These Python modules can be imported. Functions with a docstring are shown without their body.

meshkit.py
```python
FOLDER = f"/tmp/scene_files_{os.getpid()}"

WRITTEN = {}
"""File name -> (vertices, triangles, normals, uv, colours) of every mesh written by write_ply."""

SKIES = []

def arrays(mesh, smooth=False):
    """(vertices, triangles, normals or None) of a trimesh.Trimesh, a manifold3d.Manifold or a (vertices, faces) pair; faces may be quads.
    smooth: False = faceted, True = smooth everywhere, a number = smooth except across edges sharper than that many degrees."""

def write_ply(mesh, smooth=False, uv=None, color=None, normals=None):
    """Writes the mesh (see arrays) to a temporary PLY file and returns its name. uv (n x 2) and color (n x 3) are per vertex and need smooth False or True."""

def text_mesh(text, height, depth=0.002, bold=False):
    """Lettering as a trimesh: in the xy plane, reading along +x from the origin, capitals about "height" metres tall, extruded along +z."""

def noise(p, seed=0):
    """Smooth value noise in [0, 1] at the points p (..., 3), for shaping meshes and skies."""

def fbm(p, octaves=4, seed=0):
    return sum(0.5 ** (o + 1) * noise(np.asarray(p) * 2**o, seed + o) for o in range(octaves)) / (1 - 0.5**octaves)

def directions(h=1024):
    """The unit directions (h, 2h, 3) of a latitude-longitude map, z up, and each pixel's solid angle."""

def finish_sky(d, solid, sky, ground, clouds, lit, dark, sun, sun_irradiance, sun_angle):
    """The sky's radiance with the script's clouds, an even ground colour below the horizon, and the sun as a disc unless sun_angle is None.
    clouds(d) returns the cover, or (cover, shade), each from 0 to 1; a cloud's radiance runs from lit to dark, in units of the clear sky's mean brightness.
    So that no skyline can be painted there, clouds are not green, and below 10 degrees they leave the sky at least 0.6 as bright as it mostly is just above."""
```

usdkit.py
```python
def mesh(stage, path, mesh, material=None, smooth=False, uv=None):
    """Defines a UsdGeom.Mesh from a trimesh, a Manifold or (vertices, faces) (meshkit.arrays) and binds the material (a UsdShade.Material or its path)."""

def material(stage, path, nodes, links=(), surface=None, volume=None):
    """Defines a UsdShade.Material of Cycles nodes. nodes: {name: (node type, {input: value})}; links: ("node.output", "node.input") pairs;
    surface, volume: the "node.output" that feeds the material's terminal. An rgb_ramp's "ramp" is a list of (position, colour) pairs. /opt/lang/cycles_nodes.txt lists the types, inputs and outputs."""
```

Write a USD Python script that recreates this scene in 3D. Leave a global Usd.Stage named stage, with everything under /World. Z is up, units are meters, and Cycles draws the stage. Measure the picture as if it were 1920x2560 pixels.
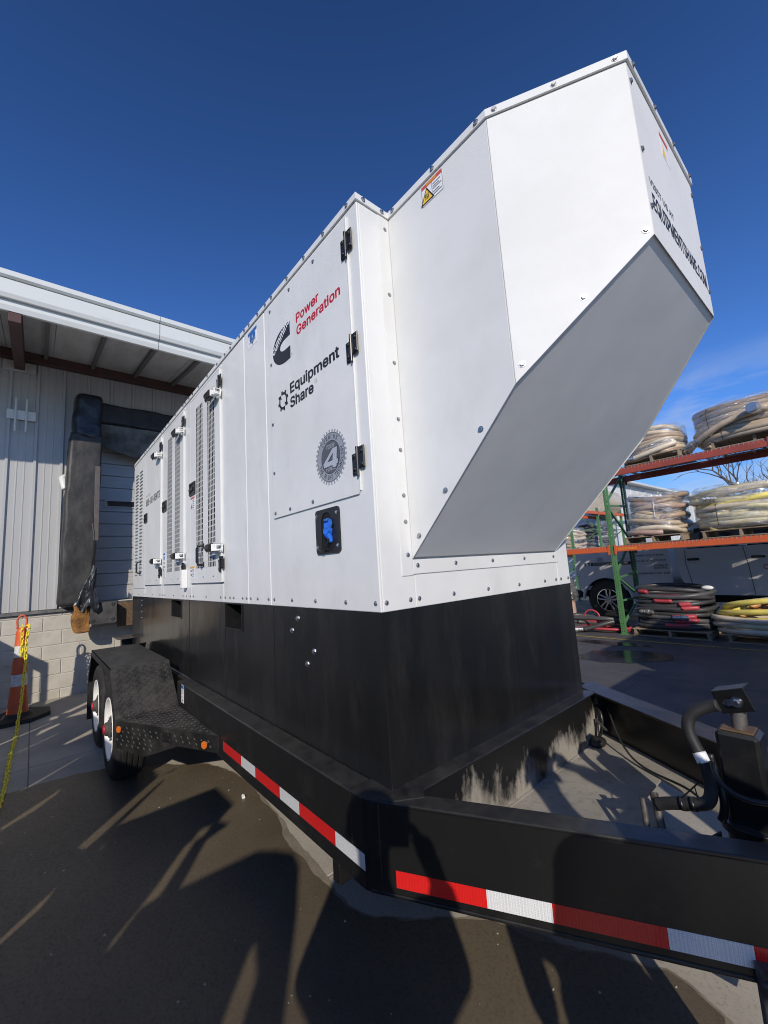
import math, random
import numpy as np, trimesh, manifold3d, usdkit, meshkit
from shapely.geometry import Polygon, box as sbox, Point
from shapely import affinity
from shapely.ops import unary_union
from pxr import Usd, UsdGeom, UsdLux, UsdShade, Gf, Sdf

stage = Usd.Stage.CreateInMemory()
UsdGeom.SetStageUpAxis(stage, UsdGeom.Tokens.z)
UsdGeom.SetStageMetersPerUnit(stage, 1.0)
UsdGeom.Xform.Define(stage, '/World')
UsdGeom.Scope.Define(stage, '/World/Looks')

# ------------------------------------------------------------------ camera
CAM = np.array([1.447, -1.184, 1.650])
YAW, PITCH, ROLL = math.radians(139.452), math.radians(7.601), math.radians(-3.693)
cam = UsdGeom.Camera.Define(stage, '/World/camera')
_f = np.array([math.cos(PITCH) * math.cos(YAW), math.cos(PITCH) * math.sin(YAW), math.sin(PITCH)])
_r = np.cross(_f, [0, 0, 1.0]); _r /= np.linalg.norm(_r); _u = np.cross(_r, _f)
_r2 = _r * math.cos(ROLL) + _u * math.sin(ROLL); _u2 = -_r * math.sin(ROLL) + _u * math.cos(ROLL)
cam.AddTransformOp().Set(Gf.Matrix4d(*_r2, 0, *_u2, 0, *(-_f), 0, *CAM, 1))
cam.CreateHorizontalApertureAttr(36.0); cam.CreateVerticalApertureAttr(48.0)
cam.CreateFocalLengthAttr(36.0 * 1027.28 / 1920)
cam.CreateClippingRangeAttr(Gf.Vec2f(0.005, 2000))
cam.CreateExposureAttr(0.06)

# ------------------------------------------------------------------ sun and sky
SUN_AZ, SUN_EL = math.radians(-40.0), math.radians(27.8)
SUN = np.array([math.cos(SUN_EL) * math.cos(SUN_AZ), math.cos(SUN_EL) * math.sin(SUN_AZ), math.sin(SUN_EL)])
usdkit.material(stage, '/World/Looks/sky_air', {
    's': ('sky_texture', dict(sky_type='single_scattering', sun_disc=False, sun_elevation=SUN_EL, sun_rotation=math.atan2(SUN[0], SUN[1]), altitude=600.0, air_density=1.0, aerosol_density=0.5, ozone_density=3.0)),
    't': ('texture_coordinate', {}),
    'm': ('mapping', dict(scale=(2.2, 2.2, 9.0), location=(2.3, 1.9, 0.8))),
    'n': ('noise_texture', dict(scale=1.6, detail=7.0, roughness=0.58, distortion=0.35)),
    'r': ('rgb_ramp', dict(ramp=[(0.0, (0, 0, 0)), (0.50, (0, 0, 0)), (0.68, (0.42, 0.42, 0.42)), (1.0, (0.8, 0.8, 0.8))])),
    'xyz': ('separate_xyz', {}),
    'band': ('rgb_ramp', dict(ramp=[(0.0, (1, 1, 1)), (0.26, (1, 1, 1)), (0.36, (0, 0, 0)), (1.0, (0, 0, 0))])),
    'mul': ('mix', dict(mix_type='multiply', fac=1.0)),
    'bw': ('rgb_to_bw', {}),
    'tint': ('mix', dict(mix_type='multiply', fac=1.0, color2=(0.55, 0.94, 1.56))),
    'grad': ('rgb_ramp', dict(ramp=[(0.0, (1.1, 1.05, 1.0)), (0.14, (1.35, 1.33, 1.30)), (0.30, (1.50, 1.50, 1.50)), (0.58, (1.22, 1.22, 1.22)), (0.80, (0.95, 0.95, 0.95)), (1.0, (0.62, 0.62, 0.62))])),
    'gm': ('mix', dict(mix_type='multiply', fac=1.0)),
    'mix': ('mix', dict(mix_type='mix', color2=(8.0, 8.6, 9.6))),
    'b': ('background_shader', dict(strength=0.070))},
    [('t.generated', 'm.vector'), ('m.vector', 'n.vector'), ('n.fac', 'r.fac'), ('t.generated', 'xyz.vector'), ('xyz.z', 'band.fac'), ('r.color', 'mul.color1'), ('band.color', 'mul.color2'),
     ('mul.color', 'bw.color'), ('bw.val', 'mix.fac'), ('s.color', 'tint.color1'), ('tint.color', 'gm.color1'), ('xyz.z', 'grad.fac'), ('grad.color', 'gm.color2'), ('gm.color', 'mix.color1'), ('mix.color', 'b.color')], surface='b.background')
dome = UsdLux.DomeLight.Define(stage, '/World/sky')
UsdShade.MaterialBindingAPI.Apply(dome.GetPrim()).Bind(UsdShade.Material.Get(stage, '/World/Looks/sky_air'))
dome.GetPrim().SetCustomDataByKey('kind', 'structure')
sun = UsdLux.DistantLight.Define(stage, '/World/sun')
sun.CreateNormalizeAttr(True); sun.CreateIntensityAttr(0.90); sun.CreateAngleAttr(0.5); sun.CreateColorAttr(Gf.Vec3f(1.0, 0.905, 0.765))
_z = SUN; _x = np.cross([0, 0, 1.0], _z); _x /= np.linalg.norm(_x); _y = np.cross(_z, _x)
sun.AddTransformOp().Set(Gf.Matrix4d(*_x, 0, *_y, 0, *_z, 0, *(SUN * 60), 1))

# ------------------------------------------------------------------ helpers
rng = random.Random(7)
_used = {}
def fresh(parent, name):
    k = (parent, name); n = _used.get(k, -1) + 1; _used[k] = n
    return f'{parent}/{name}' if n == 0 else f'{parent}/{name}_{n:03d}'
def tag(prim, label=None, cat=None, group=None, kind=None):
    for k, v in (('label', label), ('category', cat), ('group', group), ('kind', kind)):
        if v: prim.SetCustomDataByKey(k, v)
    return prim
def path_of(p):
    return p if isinstance(p, str) else str(p.GetPath())
def thing(name, label=None, cat=None, loc=(0, 0, 0), rotz=0.0, group=None, kind=None):
    x = UsdGeom.Xform.Define(stage, fresh('/World', name))
    x.AddTranslateOp().Set(Gf.Vec3d(*map(float, loc)))
    if rotz: x.AddRotateZOp().Set(float(rotz))
    return tag(x.GetPrim(), label, cat, group, kind)
def dup(src, loc, rotz=0.0, label=None, group=None):
    d = src.GetCustomData()
    n = src.GetName(); n = n[:-4] if n[-4:-3] == '_' and n[-3:].isdigit() else n
    r = thing(n, label or d.get('label'), d.get('category'), loc, rotz, group or d.get('group'))
    r.GetReferences().AddInternalReference(src.GetPath()); r.SetInstanceable(True)
    return r

_CB = {}
def _cbox():
    if 't' not in _CB:
        P = []
        for sx in (-1, 1):
            for sy in (-1, 1):
                for sz in (-1, 1):
                    P += [(sx, sy, sz, 0), (sx, sy, sz, 1), (sx, sy, sz, 2)]
        P = np.array(P, float); c = 0.2
        V = P[:, :3].copy()
        for i, p in enumerate(P):
            for a in range(3):
                if a != p[3]: V[i, a] *= (1 - c)
        h = trimesh.Trimesh(V, trimesh.convex.convex_hull(V).faces, process=False) if False else None
        from scipy.spatial import ConvexHull
        hull = ConvexHull(V); F = hull.simplices.copy()
        for k, f in enumerate(F):
            n = np.cross(V[f[1]] - V[f[0]], V[f[2]] - V[f[0]])
            if n @ V[f].mean(0) < 0: F[k] = f[::-1]
        _CB['t'] = (P, F)
    return _CB['t']
class MB:
    def __init__(s): s.V, s.F, s.n = [], [], 0
    def add(s, V, F):
        V = np.asarray(V, float); F = np.asarray(F, int)
        if F.shape[1] == 4: F = np.vstack([F[:, [0, 1, 2]], F[:, [0, 2, 3]]])
        s.V.append(V); s.F.append(F + s.n); s.n += len(V); return s
    def tm(s, m, T=None):
        V = np.array(m.vertices)
        if T is not None: V = V @ np.asarray(T)[:3, :3].T + np.asarray(T)[:3, 3]
        return s.add(V, m.faces)
    def box(s, x0, x1, y0, y1, z0, z1, c=0.0):
        return s.obox(((x0 + x1) / 2, (y0 + y1) / 2, (z0 + z1) / 2), np.eye(3), (abs(x1 - x0) / 2, abs(y1 - y0) / 2, abs(z1 - z0) / 2), c)
    def obox(s, o, A, h, c=0.0):
        """A rows: the box's axes; h half sizes"""
        A = np.asarray(A, float); h = np.asarray(h, float)
        if c > 0:
            c = min(c, h.min() * 0.8)
            P, F = _cbox()
            V = P[:, :3] * h
            for a in range(3):
                sel = P[:, 3] != a
                V[sel, a] = P[sel, a] * (h[a] - c)
        else:
            V = np.array([(x, y, z) for x in (-1, 1) for y in (-1, 1) for z in (-1, 1)], float) * h
            F = np.array([(0, 1, 3, 2), (4, 6, 7, 5), (0, 4, 5, 1), (2, 3, 7, 6), (0, 2, 6, 4), (1, 5, 7, 3)])
        return s.add(V @ A + np.asarray(o, float), F)
    def bar(s, p0, p1, w, h, up=(0, 0, 1), c=0.0):
        p0, p1 = np.asarray(p0, float), np.asarray(p1, float); d = p1 - p0; L = np.linalg.norm(d); d /= L
        r = np.cross(d, up); r /= np.linalg.norm(r); u = np.cross(r, d)
        return s.obox((p0 + p1) / 2, [d, r, u], (L / 2, w / 2, h / 2), c)
    def cyl(s, p0, p1, r0, r1=None, n=12, caps=True):
        r1 = r0 if r1 is None else r1
        return s.tube([p0, p1], [r0, r1], n, caps=caps)
    def tube(s, P, r, n=8, closed=False, caps=True):
        P = np.asarray(P, float); m = len(P); r = np.full(m, r, float) if np.ndim(r) == 0 else np.asarray(r, float)
        T = (np.roll(P, -1, 0) - np.roll(P, 1, 0)) if closed else np.gradient(P, axis=0)
        T /= np.maximum(np.linalg.norm(T, axis=1, keepdims=True), 1e-12)
        u = np.cross(T[0], [0, 0, 1.0] if abs(T[0][2]) < 0.9 else [1.0, 0, 0]); u /= np.linalg.norm(u)
        a = np.arange(n) / n * 2 * np.pi; V = []
        for i in range(m):
            u = u - T[i] * (u @ T[i]); u /= np.linalg.norm(u); w = np.cross(T[i], u)
            V.append(P[i] + r[i] * (np.cos(a)[:, None] * u + np.sin(a)[:, None] * w))
        V = np.vstack(V); F = []
        for i in range(m if closed else m - 1):
            j = (i + 1) % m
            for k in range(n):
                F.append((i * n + k, i * n + (k + 1) % n, j * n + (k + 1) % n, j * n + k))
        F = np.array(F); F3 = np.vstack([F[:, [0, 1, 2]], F[:, [0, 2, 3]]])
        if caps and not closed:
            ends = []
            for k in range(1, n - 1):
                ends.append((0, k + 1, k)); b = (m - 1) * n; ends.append((b, b + k, b + k + 1))
            F3 = np.vstack([F3, ends])
        return s.add(V, F3)
    def prism(s, poly, o, u, v, depth):
        """shapely polygon or points in the frame (o,u,v), extruded along u x v"""
        if not hasattr(poly, 'geoms') and not hasattr(poly, 'exterior'): poly = Polygon(poly)
        u, v = np.asarray(u, float), np.asarray(v, float); w = np.cross(u, v)
        T = np.eye(4); T[:3, 0], T[:3, 1], T[:3, 2], T[:3, 3] = u, v, w, o
        for g in getattr(poly, 'geoms', [poly]):
            if g.area > 1e-9: s.tm(trimesh.creation.extrude_polygon(g, depth, engine='earcut'), T)
        return s
    def plate(s, pts, t):
        """flat convex plate: its outer face is the loop pts (seen counter-clockwise from outside), thickness t inwards"""
        P = np.asarray(pts, float); n = np.cross(P[1] - P[0], P[2] - P[0]); n /= np.linalg.norm(n); m = len(P)
        V = np.vstack([P, P - n * t]); F = []
        for k in range(1, m - 1): F += [(0, k, k + 1), (m, m + k + 1, m + k)]
        for k in range(m):
            j = (k + 1) % m; F += [(k, m + k, m + j), (k, m + j, j)]
        return s.add(V, F)
    def ball(s, c, r, sub=2, scale=(1, 1, 1)):
        b = trimesh.creation.icosphere(sub, 1.0)
        return s.add(b.vertices * np.asarray(scale) * r + np.asarray(c, float), b.faces)
    def text(s, txt, h, o, u, v, depth=0.0009, bold=False, width=None, italic=0.0, heavy=0.0):
        m = meshkit.text_mesh(txt, h, depth, bold)
        if heavy:
            up_ = m.face_normals[:, 2] > 0.9
            sh = unary_union([Polygon(t[:, :2]).buffer(1e-6) for t in m.triangles[up_]]).buffer(heavy * h, join_style=2).simplify(h * 0.01)
            m = trimesh.util.concatenate([trimesh.creation.extrude_polygon(g, depth, engine='earcut') for g in getattr(sh, 'geoms', [sh])])
        V = np.array(m.vertices)
        if width: V[:, 0] *= width / (V[:, 0].max() - min(0, V[:, 0].min()))
        if italic: V[:, 0] += V[:, 1] * italic
        u, v = np.asarray(u, float), np.asarray(v, float); w = np.cross(u, v)
        return s.add(V[:, :1] * u + V[:, 1:2] * v + V[:, 2:3] * w + np.asarray(o, float), m.faces)
    def mesh(s):
        return (np.vstack(s.V), np.vstack(s.F))
    def build(s, parent, name, mat, smooth=False, label=None, **kw):
        p = fresh(path_of(parent), name)
        m = usdkit.mesh(stage, p, s.mesh(), LK[mat], smooth=smooth)
        tag(m.GetPrim(), label, **kw)
        return m.GetPrim()
def single(mb, name, mat, label, cat, group=None, smooth=False, kind=None):
    return mb.build('/World', name, mat, smooth, label, cat=cat, group=group, kind=kind)

def spline(P, n=60):
    from scipy.interpolate import CubicSpline
    P = np.asarray(P, float); t = np.r_[0, np.cumsum(np.linalg.norm(np.diff(P, axis=0), axis=1))]; return CubicSpline(t, P)(np.linspace(0, t[-1], n))

# ------------------------------------------------------------------ materials
LK = {}
def pbr(name, base, rough=0.5, metal=0.0, alt=None, ascale=4.0, astretch=(1, 1, 1), arange=(0.4, 0.65), dirt=None, dust=None, bump=None, coat=0.0, spec=0.5, rrange=None, transl=None, random_tone=0.0, bevel=0.0, wave=None):
    """base colour; alt: second colour in noise patches; dirt: (colour, scale, stretch, lo, hi, amount); dust: (colour, amount) on upward faces; bump: (scale, distance)"""
    N = {'g': ('geometry', {}), 'p': ('principled_bsdf', dict(roughness=rough, metallic=metal, coat_weight=coat, specular_ior_level=spec, base_color=base))}
    L = []; cur = None
    def link_color(src):
        nonlocal cur; cur = src
    if alt is not None:
        N['am'] = ('mapping', dict(scale=astretch)); N['an'] = ('noise_texture', dict(scale=ascale, detail=6.0, roughness=0.62))
        N['ar'] = ('rgb_ramp', dict(ramp=[(0.0, base), (arange[0], base), (arange[1], alt), (1.0, alt)]))
        L += [('g.position', 'am.vector'), ('am.vector', 'an.vector'), ('an.fac', 'ar.fac')]; link_color('ar.color')
    if random_tone:
        N['oi'] = ('object_info', {}); N['om'] = ('map_range', dict(from_min=0.0, from_max=1.0, to_min=1 - random_tone, to_max=1 + random_tone))
        N['oc'] = ('combine_color', {}); N['ox'] = ('mix', dict(mix_type='multiply', fac=1.0, color1=base))
        L += [('oi.random', 'om.value'), ('om.result', 'oc.r'), ('om.result', 'oc.g'), ('om.result', 'oc.b'), ('oc.color', 'ox.color2')]
        if cur: L.append((cur, 'ox.color1'))
        link_color('ox.color')
    if dirt is not None:
        col, sc, st, lo, hi, amt = dirt
        N['dm'] = ('mapping', dict(scale=st)); N['dn'] = ('noise_texture', dict(scale=sc, detail=7.0, roughness=0.65))
        N['dr'] = ('rgb_ramp', dict(ramp=[(0.0, (0, 0, 0)), (lo, (0, 0, 0)), (hi, (amt, amt, amt)), (1.0, (amt, amt, amt))])); N['db'] = ('rgb_to_bw', {})
        N['dx'] = ('mix', dict(mix_type='mix', color1=base, color2=col))
        L += [('g.position', 'dm.vector'), ('dm.vector', 'dn.vector'), ('dn.fac', 'dr.fac'), ('dr.color', 'db.color'), ('db.val', 'dx.fac')]
        if cur: L.append((cur, 'dx.color1'))
        link_color('dx.color')
        N['drr'] = ('map_range', dict(from_min=0.0, from_max=1.0, to_min=rough, to_max=min(1, rough + 0.45)))
        L += [('db.val', 'drr.value'), ('drr.result', 'p.roughness')]
    if dust is not None:
        col, amt = dust
        N['uz'] = ('separate_xyz', {}); N['un'] = ('noise_texture', dict(scale=9.0, detail=8.0, roughness=0.7))
        N['ur'] = ('rgb_ramp', dict(ramp=[(0.0, (0, 0, 0)), (0.35, (0.1, 0.1, 0.1)), (0.7, (1, 1, 1)), (1.0, (1, 1, 1))])); N['ub'] = ('rgb_to_bw', {})
        N['uc'] = ('map_range', dict(from_min=0.3, from_max=0.9, to_min=0.0, to_max=amt, clamp=True)); N['um'] = ('math', dict(math_type='multiply'))
        N['ux'] = ('mix', dict(mix_type='mix', color1=base, color2=col))
        L += [('g.normal', 'uz.vector'), ('uz.z', 'uc.value'), ('g.position', 'un.vector'), ('un.fac', 'ur.fac'), ('ur.color', 'ub.color'), ('ub.val', 'um.value1'), ('uc.result', 'um.value2'), ('um.value', 'ux.fac')]
        if cur: L.append((cur, 'ux.color1'))
        link_color('ux.color')
    if rrange is not None and dirt is None:
        N['rn'] = ('noise_texture', dict(scale=rrange[2], detail=5.0, roughness=0.6)); N['rr'] = ('map_range', dict(from_min=0.3, from_max=0.7, to_min=rrange[0], to_max=rrange[1], clamp=True))
        L += [('g.position', 'rn.vector'), ('rn.fac', 'rr.value'), ('rr.result', 'p.roughness')]
    if bump is not None:
        N['bn'] = ('noise_texture', dict(scale=bump[0], detail=4.0, roughness=0.6)); N['bb'] = ('bump', dict(strength=bump[2] if len(bump) > 2 else 0.5, distance=bump[1]))
        L += [('g.position', 'bn.vector'), ('bn.fac', 'bb.height'), ('bb.normal', 'p.normal')]
    nrm = 'bb.normal' if bump is not None else None
    if wave is not None:
        N['wn'] = ('noise_texture', dict(scale=wave[0], detail=2.0)); N['wb'] = ('bump', dict(strength=1.0, distance=wave[1]))
        L += [('g.position', 'wn.vector'), ('wn.fac', 'wb.height')]
        if nrm: L = [l for l in L if l != ('bb.normal', 'p.normal')] + [('bb.normal', 'wb.normal')]
        L.append(('wb.normal', 'p.normal'))
    if bevel:
        N['bv'] = ('bevel', dict(samples=4, radius=bevel)); first = 'bb.normal' if bump is not None else 'wb.normal' if wave is not None else None
        L.append(('bv.bevel', first if first else 'p.normal'))
    if cur: L.append((cur, 'p.base_color'))
    surf = 'p.BSDF'
    if transl:
        N['tl'] = ('translucent_bsdf', dict(color=transl)); N['mx'] = ('mix_closure', dict(fac=0.35)); L += [('p.BSDF', 'mx.closure1'), ('tl.BSDF', 'mx.closure2')]; surf = 'mx.closure'
    LK[name] = usdkit.material(stage, '/World/Looks/' + name, N, L, surface=surf)

W_ = (0.765, 0.765, 0.745)
pbr('white_paint', W_, 0.40, spec=0.4, alt=(0.72, 0.72, 0.695), ascale=2.5, dirt=((0.42, 0.40, 0.35), 3.2, (1.0, 1.0, 0.35), 0.56, 0.90, 0.45), bump=(260.0, 0.0012, 0.35), coat=0.15, bevel=0.004, wave=(2.6, 0.010))
pbr('white_hood', (0.735, 0.735, 0.715), 0.5, spec=0.3, alt=(0.69, 0.69, 0.665), ascale=3.0, dirt=((0.45, 0.42, 0.36), 2.2, (1, 1, 0.5), 0.56, 0.90, 0.30), bump=(260.0, 0.0012, 0.35), bevel=0.005, wave=(1.6, 0.008))
pbr('white_metal', (0.80, 0.80, 0.78), 0.35, bump=(120.0, 0.001, 0.3))
pbr('black_tank', (0.010, 0.0105, 0.011), 0.20, alt=(0.016, 0.016, 0.0165), ascale=2.0, astretch=(3, 3, 0.5), dirt=((0.075, 0.071, 0.065), 2.6, (2.2, 2.2, 0.7), 0.52, 0.90, 0.28), bump=(14.0, 0.002, 0.25), bevel=0.006, wave=(1.8, 0.012))
pbr('black_frame', (0.011, 0.0112, 0.0115), 0.30, dirt=((0.07, 0.065, 0.058), 4.0, (1, 1, 1.4), 0.56, 0.85, 0.35), dust=((0.11, 0.105, 0.095), 0.40), bump=(60.0, 0.0008, 0.3), bevel=0.006)
pbr('dusty_frame', (0.012, 0.012, 0.012), 0.45, dirt=((0.30, 0.275, 0.24), 2.4, (1, 1.2, 0.6), 0.42, 0.56, 0.88), dust=((0.33, 0.30, 0.26), 0.85), bump=(80.0, 0.001, 0.4))
pbr('deck_dust', (0.33, 0.305, 0.265), 0.9, alt=(0.26, 0.24, 0.21), ascale=4.0, dirt=((0.12, 0.11, 0.095), 26.0, (1, 1, 1), 0.52, 0.72, 0.55), bump=(200.0, 0.003, 0.4))
LK['muddy_web'] = usdkit.material(stage, '/World/Looks/muddy_web', {'g': ('geometry', {}), 'x': ('separate_xyz', {}), 'm': ('mapping', dict(scale=(1, 1.0, 0.35))), 'n': ('noise_texture', dict(scale=4.2, detail=5.0, roughness=0.6)),
    'm2': ('mapping', dict(scale=(1, 1.0, 0.5))), 'n2': ('noise_texture', dict(scale=42.0, detail=5.0, roughness=0.7)), 'a': ('math', dict(math_type='multiply_add', value2=0.85, value3=-0.355)), 'yy': ('map_range', dict(from_min=1.40, from_max=1.62, to_min=0.0, to_max=0.17, clamp=True)),
    'zz': ('map_range', dict(from_min=0.47, from_max=0.77, to_min=0.0, to_max=0.30)), 's1': ('math', dict(math_type='subtract')), 's2': ('math', dict(math_type='add')), 's3': ('math', dict(math_type='multiply_add', value2=0.22)), 'f': ('map_range', dict(from_min=0.04, from_max=0.16, to_min=0.0, to_max=0.92, clamp=True)),
    'c': ('mix', dict(mix_type='mix', color1=(0.011, 0.011, 0.0115), color2=(0.33, 0.305, 0.265))), 'r': ('map_range', dict(from_min=0.0, from_max=0.9, to_min=0.35, to_max=0.92)), 'p': ('principled_bsdf', {})},
    [('g.position', 'x.vector'), ('g.position', 'm.vector'), ('m.vector', 'n.vector'), ('g.position', 'm2.vector'), ('m2.vector', 'n2.vector'), ('n.fac', 'a.value1'), ('a.value', 's1.value1'), ('zz.result', 's1.value2'), ('s1.value', 's2.value1'), ('yy.result', 's2.value2'), ('x.y', 'yy.value'), ('x.z', 'zz.value'),
     ('n2.fac', 's3.value1'), ('s2.value', 's3.value3'), ('s3.value', 'f.value'), ('f.result', 'c.fac'), ('c.color', 'p.base_color'), ('f.result', 'r.value'), ('r.result', 'p.roughness')], surface='p.BSDF')
pbr('fender_black', (0.010, 0.010, 0.010), 0.42, dirt=((0.06, 0.056, 0.05), 6.0, (1, 1, 1), 0.45, 0.75, 0.5), dust=((0.12, 0.112, 0.10), 0.55), bump=(240.0, 0.003, 0.6))
pbr('rubber', (0.016, 0.016, 0.0165), 0.62, dirt=((0.09, 0.085, 0.075), 14.0, (1, 1, 1), 0.5, 0.8, 0.4), bump=(120.0, 0.001, 0.4))
pbr('black_plastic', (0.012, 0.012, 0.013), 0.33, dust=((0.07, 0.07, 0.065), 0.3))
pbr('dark_void', (0.006, 0.006, 0.007), 0.8)
pbr('grille_dark', (0.012, 0.012, 0.012), 0.7)
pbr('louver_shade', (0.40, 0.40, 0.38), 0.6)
pbr('rim_white', (0.78, 0.78, 0.77), 0.4, dirt=((0.30, 0.25, 0.2), 9.0, (1, 1, 1), 0.58, 0.85, 0.4))
pbr('steel_bolt', (0.42, 0.42, 0.43), 0.38, metal=1.0, bump=(200.0, 0.001, 0.3))
pbr('bright_steel', (0.75, 0.76, 0.78), 0.22, metal=1.0)
pbr('rusty_steel', (0.10, 0.065, 0.04), 0.65, alt=(0.17, 0.095, 0.045), ascale=18.0, bump=(60.0, 0.002, 0.5))
pbr('worn_steel', (0.16, 0.15, 0.14), 0.5, metal=0.4, alt=(0.05, 0.04, 0.035), ascale=22.0, bump=(50.0, 0.002, 0.5))
pbr('amber_lens', (0.85, 0.22, 0.02), 0.25, coat=0.6, transl=(0.9, 0.3, 0.03))
pbr('decal_black', (0.018, 0.018, 0.02), 0.45)
pbr('decal_red', (0.50, 0.012, 0.028), 0.45)
pbr('decal_white', (0.80, 0.80, 0.80), 0.4)
pbr('decal_grey', (0.30, 0.30, 0.31), 0.4)
pbr('decal_header', (0.55, 0.09, 0.06), 0.45)
pbr('decal_yellow', (0.85, 0.55, 0.06), 0.45)
pbr('decal_orange', (0.80, 0.40, 0.03), 0.45)
pbr('decal_blue', (0.03, 0.13, 0.40), 0.4)
pbr('badge_silver', (0.52, 0.51, 0.51), 0.34, metal=0.5)
pbr('badge_dark', (0.20, 0.195, 0.195), 0.35, metal=0.6)
pbr('badge_light', (0.70, 0.69, 0.69), 0.3, metal=0.5)
def tape(name, c1, c2):
    LK[name] = usdkit.material(stage, '/World/Looks/' + name, {'g': ('geometry', {}), 'v': ('voronoi_texture', dict(feature='distance_to_edge', scale=210.0, randomness=0.25)),
        'r': ('rgb_ramp', dict(ramp=[(0.0, c2), (0.10, c2), (0.22, c1), (1.0, c1)])), 'p': ('principled_bsdf', dict(roughness=0.22, coat_weight=0.5, coat_roughness=0.1)), 'b': ('bump', dict(strength=0.35, distance=0.0015))},
        [('g.position', 'v.vector'), ('v.distance', 'r.fac'), ('r.color', 'p.base_color'), ('v.distance', 'b.height'), ('b.normal', 'p.normal')], surface='p.BSDF')
tape('tape_red', (0.72, 0.022, 0.020), (0.60, 0.015, 0.014)); tape('tape_white', (0.84, 0.85, 0.86), (0.62, 0.64, 0.66))
pbr('concrete_slab', (0.45, 0.415, 0.36), 0.85, alt=(0.35, 0.325, 0.28), ascale=1.3, dirt=((0.17, 0.155, 0.13), 60.0, (1, 1, 1), 0.52, 0.70, 0.55), bump=(260.0, 0.003, 0.4), random_tone=0.06)
pbr('damp_concrete', (0.27, 0.235, 0.18), 0.7, alt=(0.20, 0.17, 0.13), ascale=5.0, dirt=((0.12, 0.10, 0.075), 60.0, (1, 1, 1), 0.50, 0.70, 0.5), bump=(260.0, 0.003, 0.4))
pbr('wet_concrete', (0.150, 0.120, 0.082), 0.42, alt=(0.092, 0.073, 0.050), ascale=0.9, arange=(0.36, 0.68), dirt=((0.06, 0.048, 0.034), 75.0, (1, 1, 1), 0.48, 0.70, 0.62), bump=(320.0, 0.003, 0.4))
pbr('damp_asphalt', (0.075, 0.073, 0.075), 0.62, alt=(0.10, 0.096, 0.094), ascale=1.2, rrange=(0.45, 0.7, 2.0), bump=(90.0, 0.004, 0.6))
pbr('puddle', (0.020, 0.019, 0.019), 0.10, rrange=(0.06, 0.25, 4.0))
pbr('ground_base', (0.16, 0.15, 0.135), 0.9, alt=(0.11, 0.105, 0.095), ascale=0.6, bump=(20.0, 0.01, 0.5))
pbr('yellow_line', (0.50, 0.36, 0.06), 0.8, alt=(0.12, 0.10, 0.06), ascale=14.0, arange=(0.5, 0.62))
pbr('metal_wall', (0.42, 0.42, 0.41), 0.5, alt=(0.40, 0.40, 0.395), ascale=1.6, astretch=(1, 1, 0.3), dirt=((0.25, 0.24, 0.21), 4.0, (2.5, 2.5, 0.3), 0.58, 0.85, 0.4))
pbr('white_trim', (0.66, 0.68, 0.66), 0.45, dirt=((0.36, 0.34, 0.29), 4.0, (1, 0.6, 3.0), 0.55, 0.85, 0.4))
pbr('soffit_metal', (0.48, 0.47, 0.45), 0.6, alt=(0.38, 0.365, 0.34), ascale=2.5, astretch=(0.6, 2.0, 1))
pbr('purlin_grey', (0.13, 0.125, 0.12), 0.6)
pbr('red_oxide', (0.085, 0.040, 0.034), 0.65, alt=(0.065, 0.034, 0.03), ascale=6.0)
pbr('flashing', (0.07, 0.07, 0.068), 0.5, alt=(0.14, 0.13, 0.12), ascale=9.0)
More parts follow.
